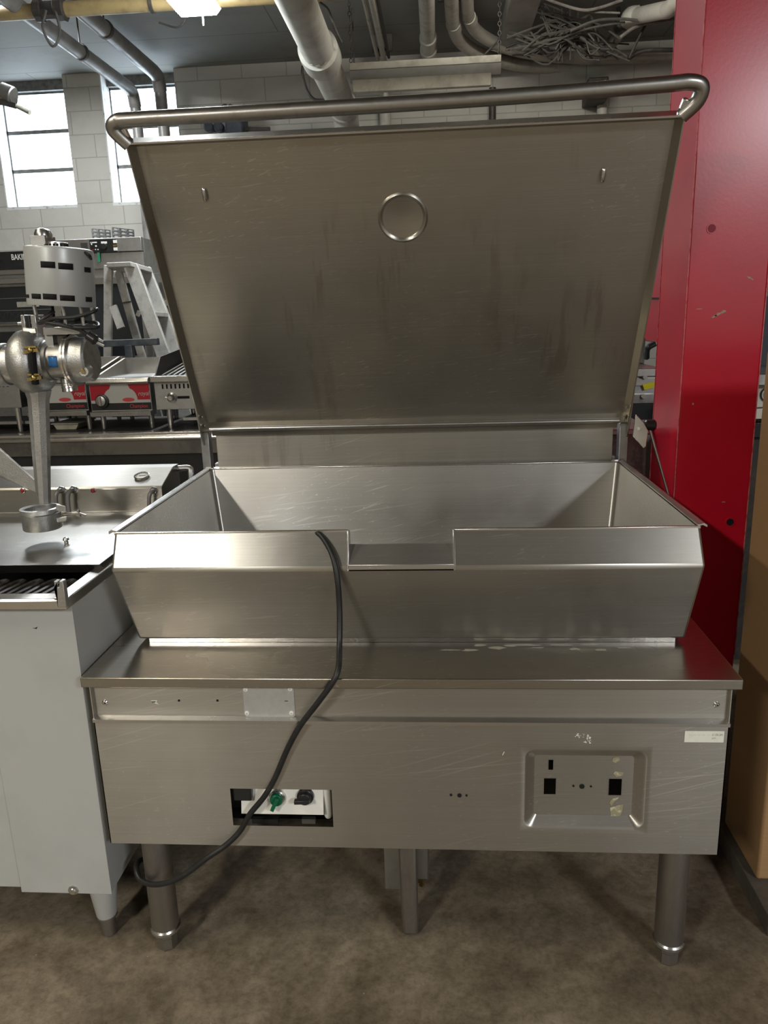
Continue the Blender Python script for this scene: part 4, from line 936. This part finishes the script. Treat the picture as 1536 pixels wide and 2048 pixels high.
# textured grey cabinet below, widened behind the pan to block light under the console
cX = P(1306, 900, 2.5).x-.03
t = thing('textured_cabinet', (0, 2.78, 0), 'low hammered grey cabinet seen beside the hinge post, widened behind the pan to block light', 'cabinet')
MB().box((-.60, 2.46, .0), (cX, 3.1, P(1285, 868, 2.46).z)).build('body', M['hammer'], t, bevel=.004)
MB().box((-.62, 2.44, P(1285, 868, 2.46).z), (cX+.01, 3.12, P(1285, 856, 2.46).z)).build('top', M['dull'], t, bevel=.004)
# red hood panel hanging behind
a, c = P(1440, 640, 5.0), P(1490, 640, 5.0)
MBh = MB(); MBh.hexa([P(1240, 672, 5.0), P(1500, 712, 5.0), P(1500, 712, 5.0)+V((0, .9, 0)), P(1240, 672, 5.0)+V((0, .9, 0)), P(1240, 340, 5.0), P(1500, 330, 5.0), P(1500, 330, 5.0)+V((0, .9, 0)), P(1240, 340, 5.0)+V((0, .9, 0))])
t = thing('red_hood', ((a.x+c.x)/2, 5.4, 1.3), 'dark red metal hood in the gap between lid and column', 'hood')
MBh.build('shell', M['red'], t); MB().bar(P(1262, 597, 4.995), P(1355, 597, 4.995), .004, .012).build('seam', M['iron'], t)
for x in (a.x, c.x): MB().cone((x, 5.4, 2.3), (x, 5.4, ZC), .01, .01, 8).build('hanger', M['iron'], t)
# white cooker and dark counter past the column
yr_ = 3.0
A, B = px_box(1490, 770, 1640, 850, yr_, .6); Z = lambda py: P(1520, py, yr_).z
t = thing('dark_counter', ((A[0]+B[0])/2, yr_+.3, 0), 'dark counter with a grey front behind the column and the cardboard box', 'counter')
MB().box((A[0]-.05, yr_-.02, Z(874)), (B[0], yr_+.7, Z(846))).build('top', M['black'], t, bevel=.003)
MB().box((A[0]-.05, yr_+.02, .0), (B[0], yr_+.68, Z(874))).build('body', M['iron'], t)
t = thing('white_cooker', ((A[0]+B[0])/2, yr_+.35, Z(846)), 'white countertop cooker with a round black knob at the right edge', 'cooker')
MB().box((A[0], yr_+.05, Z(846)), (B[0], yr_+.6, Z(772))).build('body', M['white'], t, bevel=.006)
MB().box((A[0], yr_+.02, Z(842)), (B[0], yr_+.06, Z(816))).build('front_tray', M['bright'], t, bevel=.006)
k = MB().lathe(P(1536, 789, yr_+.05), (0, -1, 0), ((.03, 0), (.03, .006)), 28).build('knob_plate', M['plastic'], t)
MB().lathe(P(1536, 789, yr_+.044), (0, -1, 0), ((.024, 0), (.024, .003)), 24).build('knob_ring', M['bright'], k); MB().lathe(P(1538, 790, yr_+.041), (0, -1, 0), ((.017, 0), (.015, .02)), 24).build('knob', M['plastic'], k)
MB().box((A[0], yr_+.0, Z(772)), (B[0], yr_+.62, Z(748))).build('top_rail', M['dull'], t, bevel=.004)
MB().box((A[0]-.02, yr_+.45, Z(748)), (B[0], yr_+.62, Z(590))).build('dark_hood', M['navy'], t)
# cardboard box standing on a skid, leaning a little
kx, ky0, ky1 = .761, 1.653, 1.873
t = thing('cardboard_box', (kx+.35, (ky0+ky1)/2, 0), 'tall flat brown cardboard box on a dirty skid at the right edge beside the console', 'box')
MB().box((kx, ky0, .056), (kx+.70, ky1, 1.32)).build('carton', M['card'], t, bevel=.006)
MB().box((kx-.018, ky0-.12, 0), (kx+.72, ky1+.12, .054)).build('skid', worn('grimy_wood', (.10, .085, .065), (.05, .04, .03), .8, 0, 10), t, bevel=.003)
# ================================================================ ceiling services
def along(px, py, z, y_to, r, name, m, label, cat, extra=None, n=20):
    p = P(px, py, Z=z); b = MB(); pts = [V((p.x, y_to, z)), p] + (extra(p) if extra else [])
    b.tube(pts, r, n, 0); return b.build(name, m), p
# pair of grey pipes bending down in front of the right-hand window
for k, (px, py, pxv, pyv, r, lab) in enumerate(((268, 183, 276, 272, .050, 'grey ceiling pipe dropping past the middle of the right-hand window, left of the pair'), (318, 152, 327, 272, .056, 'grey ceiling pipe dropping past the right side of the window, right of the pair'))):
    Y = 7.0+k*.1; p = P(px, py, Y); pts = [V((p.x-.02, 1.5, p.z)), V((p.x, Y-.14, p.z)), V((p.x, Y-.04, p.z-.02)), V((p.x, Y, p.z-.12)), V((p.x, Y, .3)), V((p.x, Y, 0))]
    o = thing('ceiling_pipe', (p.x, Y, 0), lab, 'pipe', 'grey pipes by the window')
    MB().tube([pts[0], pts[1]], r, 20, 0).build('run', M['pipe'], o); MB().tube(pts[1:4], r, 20, 6).build('elbow', M['pipe'], o); MB().tube(pts[3:], r*.9, 20, 0).build('drop', M['pipe'], o)
    for yy in (4.2, 6.0):
        MB().lathe((p.x, yy, p.z), (0, 1, 0), ((r+.004, -.015), (r+.008, -.012), (r+.008, .012), (r+.004, .015)), 20).build('hanger_band', M['iron'], o)
        MB().cone((p.x, yy, p.z+r), (p.x, yy, ZC), .006, .006, 8).build('hanger_rod', M['iron'], o)
# large white drain pipe
zp_ = 3.08; p = P(690, 222, Z=zp_); r = .105
o = thing('drain_pipe', (p.x, p.y, 0), 'thick white drain pipe with a coupling running overhead and down behind the lid', 'pipe')
pc = P(627, 118, Z=zp_)
MB().tube([V((p.x, .6, zp_+.05)), V((p.x, p.y-.12, zp_))], r, 32, 0).build('run', M['pvc'], o)
MB().tube([V((p.x, p.y-.12, zp_)), V((p.x, p.y+.02, zp_-.02)), V((p.x, p.y+.09, zp_-.12)), V((p.x, p.y+.10, zp_-.25))], r, 32, 6).build('elbow', M['pvc'], o)
MB().tube([V((p.x, p.y+.10, zp_-.25)), V((p.x, p.y+.10, 0))], r*.95, 28, 0).build('stack', M['pvc'], o)
MB().lathe((p.x, pc.y-.16, zp_+.012), (0, 1, -.01), ((r+.002, 0), (r+.024, .006), (r+.026, .10), (r+.026, .21), (r+.012, .25), (r+.002, .26)), 36).build('coupling', M['pvc'], o)
MB().lathe((p.x, p.y-.14, zp_), (0, 1, -.01), ((r, 0), (r+.014, .006), (r+.014, .09), (r, .1)), 36).build('coupling', M['pvc'], o)
MB().lathe((p.x, p.y+.10, zp_-.36), (0, 0, 1), ((r, 0), (r+.02, .006), (r+.02, .10), (r, .11)), 36).build('coupling', M['pvc'], o)
b = MB(); pcx = V((p.x, pc.y-.17, zp_+.01))
for k in range(9):
    t_ = PI*(1.28+.045*k); w = .012+.02*((k*7) % 3)
    b.prism([pcx+V(((r+.003)*math.cos(t_), 0, (r+.003)*math.sin(t_))), pcx+V(((r+.003)*math.cos(t_+.14), 0, (r+.003)*math.sin(t_+.14))), pcx+V(((r+.003)*math.cos(t_+.14), -w, (r+.003)*math.sin(t_+.14))), pcx+V(((r+.003)*math.cos(t_), -w*.7, (r+.003)*math.sin(t_)))], (.001, 0, -.001))
b.build('torn_paper', M['white'], o)
MB().tube([P(605, 132, 6.4), P(605, 150, 6.4), P(614, 180, 6.4), P(628, 198, 6.4), P(650, 201, 6.4)], .010, 8).build('loose_cable', M['iron'], o)
# yellowed pipe across the top with its union
py_ = 5.15; a = P(125, 12, py_); c = P(760, -14, py_); zz = (a.z+c.z)/2
o = thing('yellow_gas_pipe', ((a.x+c.x)/2, py_, zz), 'yellowed pipe running across under the ceiling behind the lit lamp', 'pipe')
MB().tube([V((XL, py_, zz)), V((1.6, py_, zz))], .042, 20, 0).build('run', M['ypipe'], o)
for px in (73, 300): q_ = P(px, 12, py_); MB().lathe((q_.x, py_, zz), (1, 0, 0), ((.044, 0), (.052, .004), (.052, .02), (.044, .024)), 20).build('pipe_band', M['iron'], o)
q_ = P(100, 14, py_); un = MB().lathe((q_.x-.10, py_, zz), (1, 0, 0), ((.045, 0), (.062, .01), (.062, .05), (.05, .055), (.05, .13), (.066, .14), (.066, .19), (.045, .20)), 10).build('pipe_union', M['iron'], o)
MB().tube([(q_.x, py_-.06, zz-.02), (q_.x-.03, py_-.07, zz-.12), (q_.x+.02, py_-.07, zz-.22), (q_.x+.07, py_-.06, zz-.14), (q_.x+.05, py_-.05, zz)], .008, 8).build('hanging_wire', M['wire'], o)
for x in (-3.4, -.6, .9): MB().cone((x, py_, zz+.03), (x, py_, ZC), .007, .007, 8).build('hanger_rod', M['iron'], o)
a = P(340, 20, 4.9); MB().tube([P(345, 18, 5.25), P(369, 30, 5.3), P(368, 45, 5.3), P(352, 55, 5.3), P(318, 45, 5.3)], .006, 8).build('hanging_wire', M['iron'], o)
# lit fluorescent fixture at the top left
zl = 3.18; e = P(400, 34, Z=zl); wl = .27
o = thing('fluorescent_light', (e.x, e.y-.6, zl), 'lit fluorescent ceiling light glaring at the top left', 'ceiling light')
MB().box((e.x-wl*.35, e.y-1.24, zl+.03), (e.x+wl*.35, e.y-.0, zl+.085)).build('housing', M['fixture'], o, bevel=.004)
MB().prism([(e.x-wl/2, e.y-1.22, zl+.03), (e.x-wl/2+.03, e.y-1.22, zl-.002), (e.x+wl/2-.03, e.y-1.22, zl-.002), (e.x+wl/2, e.y-1.22, zl+.03)], (0, 1.2, 0)).build('lens', M['tubeglow'], o)
for y in (e.y-.15, e.y-1.05): MB().cone((e.x, y, zl+.08), (e.x, y, ZC), .006, .006, 8).build('hanger_rod', M['iron'], o)
MB().cone((e.x+.02, e.y-.01, zl-.05), (e.x+.02, e.y-.01, zl+.03), .005, .005, 8).build('pull_pin', M['white'], o)
# unlit fixture hung on chains
yf_ = 6.0; a, c = P(700, 160, yf_), P(1002, 140, yf_); Zf = lambda py: P(850, py, yf_).z
o = thing('fluorescent_fixture', ((a.x+c.x)/2, yf_, Zf(185)), 'unlit cream strip light hung on chains behind the lid rail', 'ceiling light')
x0, x1 = a.x, c.x
MB().box((x0, yf_-.02, Zf(134)), (x1, yf_+.10, Zf(119))).build('housing', M['fixture'], o, bevel=.003)
MB().prism([(x0, yf_-.02, Zf(135)), (x0, yf_+.03, Zf(134)), (x0, yf_+.06, Zf(155)), (x0, yf_+.02, Zf(155))], (x1-x0, 0, 0)).build('reflector', M['duct'], o)
MB().prism([(x0+.02, yf_-.05, Zf(156)), (x0+.02, yf_+.06, Zf(153)), (x0+.02, yf_+.06, Zf(176)), (x0+.02, yf_-.03, Zf(180))], (x1-x0-.09, 0, 0)).build('diffuser', M['fixture'], o, bevel=.004)
for x, s in ((x0+.01, 1), (x1-.01, -1)):
    pts = [V((x, yf_+.02, ZC)), V((x, yf_+.02, Zf(125)))]; n_ = 16
    ch = MB()
    for k in range(n_):
        z0_ = Zf(125)+(ZC-Zf(125))*k/n_; z1_ = Zf(125)+(ZC-Zf(125))*(k+1)/n_; w = .010
        d_ = V((w, 0, 0)) if k % 2 else V((0, w, 0)); cz = V((x, yf_+.02, 0))
        ch.tube([cz+V((0, 0, z0_-.004)), cz+d_+V((0, 0, (z0_*2+z1_)/3)), cz+d_+V((0, 0, (z0_+2*z1_)/3)), cz+V((0, 0, z1_+.004)), cz-d_+V((0, 0, (z0_+2*z1_)/3)), cz-d_+V((0, 0, (z0_*2+z1_)/3)), cz+V((0, 0, z0_-.004))], .0028, 6, 3)
    ch.build('chain', M['iron'], o)
# conduits sweeping from the ceiling to the wall
zc_ = 3.46
for pts, r, lab in ((((900, -60), (903, 0), (906, 45), (918, 78), (945, 100), (985, 117), (1040, 130), (1110, 136), (1200, 137), (1300, 137), (1370, 136), (1500, 134)), .050, 'left of two cream conduits sweeping round to the right, passing nearer the strip light'),
                    (((930, -60), (933, 0), (937, 42), (952, 70), (985, 92), (1030, 108), (1090, 119), (1160, 124), (1250, 124.5), (1330, 123), (1500, 120)), .046, 'right of two cream conduits sweeping round to the right, on the inside of the bend')):
    w = [P(x, y, Z=zc_) for x, y in pts]
    if r < .05: w = [q_ + V((0, 0, .03)) for q_ in w]
    o = thing('sweeping_conduit', w[3], lab, 'conduit', 'cream conduits')
    MB().tube(w, r, 16, 6).build('run', M['conduit'], o)
    for i in (2, 7): MB().tube([w[i].lerp(w[i+1], .02), w[i].lerp(w[i+1], .3)], r+.005, 16, 0).build('coupling', M['conduit'], o)
    if r >= .05:
        wb = MB(); q_ = w[8].lerp(w[9], .5)
        for k in range(8): wb.lathe(q_+V((-.07+.016*k, 0, 0)), (1, 0, random.uniform(-.25, .25)), ((.058, 0), (.058, .008), (.052, .008), (.052, 0)), 14, cap=False)
        wb.build('wire_wrap', M['iron'], o)['kind'] = 'stuff'
    q_ = w[1]; MB().box((q_.x-.09, q_.y+.05, q_.z+.02), (q_.x+.09, q_.y+.09, ZC)).build('hanger', M['iron'], o)
# straight conduits and boxed duct along the ceiling
def run(name, x0p, y0p, z, r, m, label, cat, endY=None):
    p = P(x0p, y0p, Z=z); o = thing(name, p, label, cat)
    MB().tube([p, V((p.x, 1.0, z))], r, 16, 0).build('run', m, o); return o, p
o, p = run('short_ceiling_pipe', 857, 103, 3.42, .055, M['conduit'], 'cream ceiling pipe ending above the strip light', 'pipe')
MB().lathe(p, (0, -1, 0), ((.055, -.01), (.066, 0), (.066, .07), (.057, .08), (.057, .25), (.064, .26), (.064, .33), (.055, .34)), 18).build('coupling', M['conduit'], o)
MB().tube([p, p+V((0, .06, .02)), p+V((0, .10, ZC-p.z))], .05, 14, 4).build('elbow', M['conduit'], o)
o, p = run('thin_conduit', 768, 118, 3.5, .022, M['conduit'], 'thin conduit with a black cable beside it, left of the strip light centre', 'conduit')
MB().tube([p+V((.04, 0, .01)), V((p.x+.04, 1.0, 3.51))], .012, 8, 0).build('black_cable', M['iron'], o); MB().tube([p+V((-.05, 0, 0)), V((p.x-.05, 1.0, 3.5))], .016, 8, 0).build('side_conduit', M['conduit'], o)
MB().tube([p, p+V((0, .05, -.02)), p+V((0, .06, -.3))], .022, 10, 4).build('drop', M['conduit'], o); MB().box((p.x-.08, p.y-.2, 3.5), (p.x+.08, p.y-.17, ZC)).build('hanger', M['iron'], o)
p = P(1032, 62, Z=3.5); o = thing('boxed_duct', (p.x, 4, 3.5), 'flat grey duct under the ceiling left of the cable tangle', 'duct')
MB().box((p.x-.105, 1.5, 3.47), (p.x+.105, P(1025, 105, Z=3.47).y, ZC-.012)).build('casing', M['duct'], o, bevel=.004)
# hanging wires left of the strip light
for px, py0, py1, lab in ((708, -10, 125, 'thin dark rod hanging down to the left end of the strip light'),):
    a = P(px, py1, 6.3); tag(MB().cone(a, (a.x, 6.3, ZC), .006, .006, 8).build('hanging_rod', M['iron']), lab, 'rod')
tag(MB().tube([P(640, 5, 5.2), P(655, 18, 5.25), P(664, 40, 5.3), P(672, 62, 5.3), P(683, 85, 5.35)], .008, 8).build('dangling_cable', M['wire']), 'frayed cable dangling beside the thick drain pipe', 'cable')
# pipe bends on the upper right
yq = 6.4
o = thing('elbow_pipe', P(1240, 60, yq), 'dirty grey pipe with elbows crossing the cable tangle at the upper right', 'pipe')
MB().tube([P(1390, -30, yq-.8), P(1346, 12, yq-.5), P(1335, 20, yq-.4)], .055, 16, 0).build('upper_run', M['pvc'], o)
MB().tube([P(1338, 19, yq-.4), P(1320, 22, yq-.3), P(1272, 32, yq)], .055, 16, 3).build('middle_run', M['pvc'], o)
MB().tube([P(1278, 30, yq), P(1262, 32, yq+.02), P(1256, 42, yq+.1)], .062, 16, 4).build('elbow', M['pvc'], o)
MB().tube([P(1258, 38, yq+.08), P(1225, 82, yq+.4), P(1208, 100, yq+.6)], .05, 16, 0).build('lower_run', M['leg'], o)
MB().lathe(P(1250, 46, yq+.1), P(1243, 56, yq+.15)-P(1250, 46, yq+.1), ((.05, 0), (.062, .01), (.062, .06), (.05, .07)), 16).build('hose_clamp', M['iron'], o)
for py, r, lab in ((107, .024, 'upper of two thin wall pipes under the cable tangle'), (116, .022, 'lower of two thin wall pipes under the cable tangle')):
    a, c = P(1080, py+2, 7.3), P(1420, py-3, 7.3); tag(MB().tube([a, c, c+V((1.5, 0, 0))], r, 10, 0).build('wall_pipe', M['conduit']), lab, 'pipe', 'thin wall pipes')
# cable tangle: a heap of wires nobody could count
b = MB(); hub = P(1135, 60, 6.5)
for k in range(46):
    a = P(random.uniform(1070, 1090), random.uniform(5, 40), 6.4) if k % 3 == 0 else P(random.uniform(1010, 1090), random.uniform(60, 115), random.uniform(6.3, 6.7))
    c = P(random.choice((random.uniform(1190, 1260), random.uniform(1110, 1145), random.uniform(1180, 1240))), random.uniform(80, 125), random.uniform(6.4, 6.9))
    h = hub + V((random.uniform(-.12, .12), random.uniform(-.1, .1), random.uniform(-.1, .1)))
    b.tube([a, a.lerp(h, .5)+V((0, 0, random.uniform(-.12, .02))), h, h.lerp(c, .5)+V((0, 0, random.uniform(-.1, .12))), c], random.uniform(.004, .009), 5, 4)
for k in range(4): b.tube([hub+V((.05*k-.1, 0, 0)), hub+V((.06*k-.1, .04, .1)), V((hub.x+.06*k-.1, hub.y+.05, ZC+.002))], .006, 5, 4)
tag(b.build('wire_tangle', M['wire']), 'dusty tangle of old wires bunched under the ceiling at the upper right', 'cables', kind='stuff')
for i, (pts, r, m, lab) in enumerate((
    (((1085, -5), (1120, 8), (1165, 20), (1200, 15), (1245, 0)), .010, 'twire', 'pale cable looping in a shallow sag above the tangle'),
    (((1120, 8), (1165, 22), (1240, 26)), .007, 'twire', 'short pale wire ending left of the pipe elbow'),
    (((1140, 62), (1190, 42), (1240, 38), (1300, 42), (1372, 35)), .010, 'wire', 'cable running right from the tangle along the pipe elbow'),
    (((1140, 66), (1200, 52), (1250, 45)), .008, 'wire', 'cable running from the tangle to the hose clamp'),
    (((1240, 75), (1275, 52), (1330, 42), (1372, 38)), .012, 'twire', 'pale cable rising to the column below the elbow pipe'),
    (((1160, 75), (1195, 97), (1228, 99), (1254, 114)), .011, 'iron', 'dark cable drooping from the tangle to the wrapped conduit'),
    (((1300, 33), (1283, 65), (1266, 100), (1258, 118)), .010, 'iron', 'dark rod slanting from the elbow pipe to the conduit'),
    (((1236, 15), (1239, 28), (1243, 42)), .014, 'void', 'short black stub above the hose clamp'),
    (((1256, 118), (1275, 106), (1300, 101), (1365, 100)), .016, 'iron', 'dark cable lying on the thin wall pipes by the column'),
    (((1012, 95), (1045, 80), (1060, 55), (1068, 15), (1062, -15)), .009, 'iron', 'dark cable hanging from the duct edge by the conduits'),
    (((970, 108), (985, 92), (1000, 70), (1002, -10)), .006, 'wire', 'thin wire rising from the conduits to the ceiling beside the duct'))):
    tag(MB().tube([P(x, y, 6.2+.05*i) for x, y in pts], r, 7, 5).build('loose_cable', M[m]), lab, 'cable')
# speaker box and pipe under the conduit
o = thing('wall_speaker', P(1190, 185, 7.2), 'small dark box with a round horn under the conduits, above the rail', 'speaker')
a, c = P(1175, 158, 7.15), P(1214, 200, 7.15); MB().box((a.x, 7.1, c.z), (c.x, 7.39, a.z)).build('case', M['iron'], o, bevel=.01)
MB().lathe(P(1192, 178, 7.1), (0, -1, 0), ((.05, 0), (.03, .03), (.018, .05)), 16).build('horn', M['white'], o)
MB().bar(P(1173, 175, 7.08), P(1212, 162, 7.08), .015, .015).build('bracket', M['conduit'], o)
for px, r, m, lab in ((1205, .045, 'pvc', 'pale pipe on the wall below the dark speaker box'), (770, .05, 'conduit', 'pale pipe running down the wall just right of the drain pipe'), (985, .03, 'iron', 'dark pipe running down the wall at the right end of the strip light')):
    q_ = P(px, 215, 7.32); tag(MB().tube([V((q_.x, 7.33, 0)), V((q_.x, 7.33, P(px, 190 if px != 985 else 175, 7.32).z))], r, 14, 0).build('wall_riser', M[m]), lab, 'pipe')
# dark emergency fitting on the wall behind the rail
o = thing('wall_fitting', P(460, 245, 7.2), 'dark wall fitting with two round lamp heads glimpsed behind the rail', 'wall lamp')
a, c = P(450, 222, 7.2), P(490, 290, 7.2); MB().box((a.x, 7.15, c.z), (c.x, 7.39, a.z)).build('case', M['navy'], o, bevel=.02)
for px in (421, 441): MB().lathe(P(px, 257, 7.25), (0, -1, 0), ((.04, 0), (.042, .02), (.042, .08), (.03, .09)), 18).build('lamp_head', M['navy'], o)
MB().bar(P(421, 262, 7.25), P(455, 262, 7.25), .02, .02).build('arm', M['navy'], o)
b = MB(); b.tube([P(444, 222, 7.2), P(445, 213, 7.2), P(452, 211, 7.2), P(456, 216, 7.2), P(460, 211, 7.2), P(466, 214, 7.2), P(470, 222, 7.2)], .012, 8); b.build('lead', M['iron'], o)
MB().bar(P(488, 258, 7.25), P(540, 258, 7.25), .03, .03).build('bracket', M['iron'], o)
# pipe end with lever at the left edge
yv = 4.6; a = P(27, 193, yv)
o = thing('valve_pipe', a, 'pipe end with a lever handle poking in at the left edge before the window', 'pipe')
MB().tube([V((XL, yv, a.z+.05)), V((a.x-.5, yv, a.z+.03)), a], .045, 18, 0).build('run', M['bright'], o)
MB().lathe(P(2, 184, yv), P(27, 194, yv)-P(2, 184, yv), ((.046, 0), (.052, .004), (.052, .07), (.046, .075)), 18).build('collar', M['dull'], o)
MB().bar(P(-20, 198, yv-.03), P(33, 212, yv-.03), .02, .03).build('lever', M['iron'], o, bevel=.003); MB().cone(P(33, 212, yv-.03), P(60, 225, yv-.03), .012, .014, 12).build('lever_grip', M['conduit'], o)

# ================================================================ light
def area(name, loc, sx, sy, power, col=(1, .93, .82), rot=(0, 0, 0)):
    l = bpy.data.lights.new(name, 'AREA'); l.shape = 'RECTANGLE'; l.size = sx; l.size_y = sy; l.energy = power; l.color = col
    o = bpy.data.objects.new(name, l); C.objects.link(o); o.location = loc; o.rotation_euler = rot; return o
area('strip_or_fill_light', (-2.3, -2.8, 3.15), .16, 1.2, 112, (1, .955, .87))
area('strip_or_fill_light', (-2.35, .55, 3.15), .14, 1.2, 26, (1, .91, .72))
area('strip_or_fill_light', (3.2, -3.3, 3.15), .5, 1.8, 165, (.95, .97, 1))
area('strip_or_fill_light', (-2.9, 5.6, 3.5), .3, 1.2, 52, (.92, .96, 1))  # added overhead fill to brighten the back wall, not a real fixture
area('added_wall_fill', (.5, 4.6, 3.48), 1.2, .15, 26, (1, .96, .88), (math.radians(86), 0, 0))  # added fill aimed at the upper right back wall, no lamp hangs there
w = bpy.data.worlds.new('world'); bpy.context.scene.world = w; w.use_nodes = True
w.node_tree.nodes['Background'].inputs['Color'].default_value = (.75, .85, 1, 1); w.node_tree.nodes['Background'].inputs['Strength'].default_value = .6
sc_ = bpy.context.scene
sc_.view_settings.view_transform = 'Standard'; sc_.view_settings.look = 'None'; sc_.view_settings.gamma = 1; sc_.view_settings.use_curve_mapping = False
sc_.view_settings.exposure = 0.7
sc_.cycles.use_denoising = True
sc_.cycles.sample_clamp_indirect = 12
sc_.cycles.max_bounces = 8
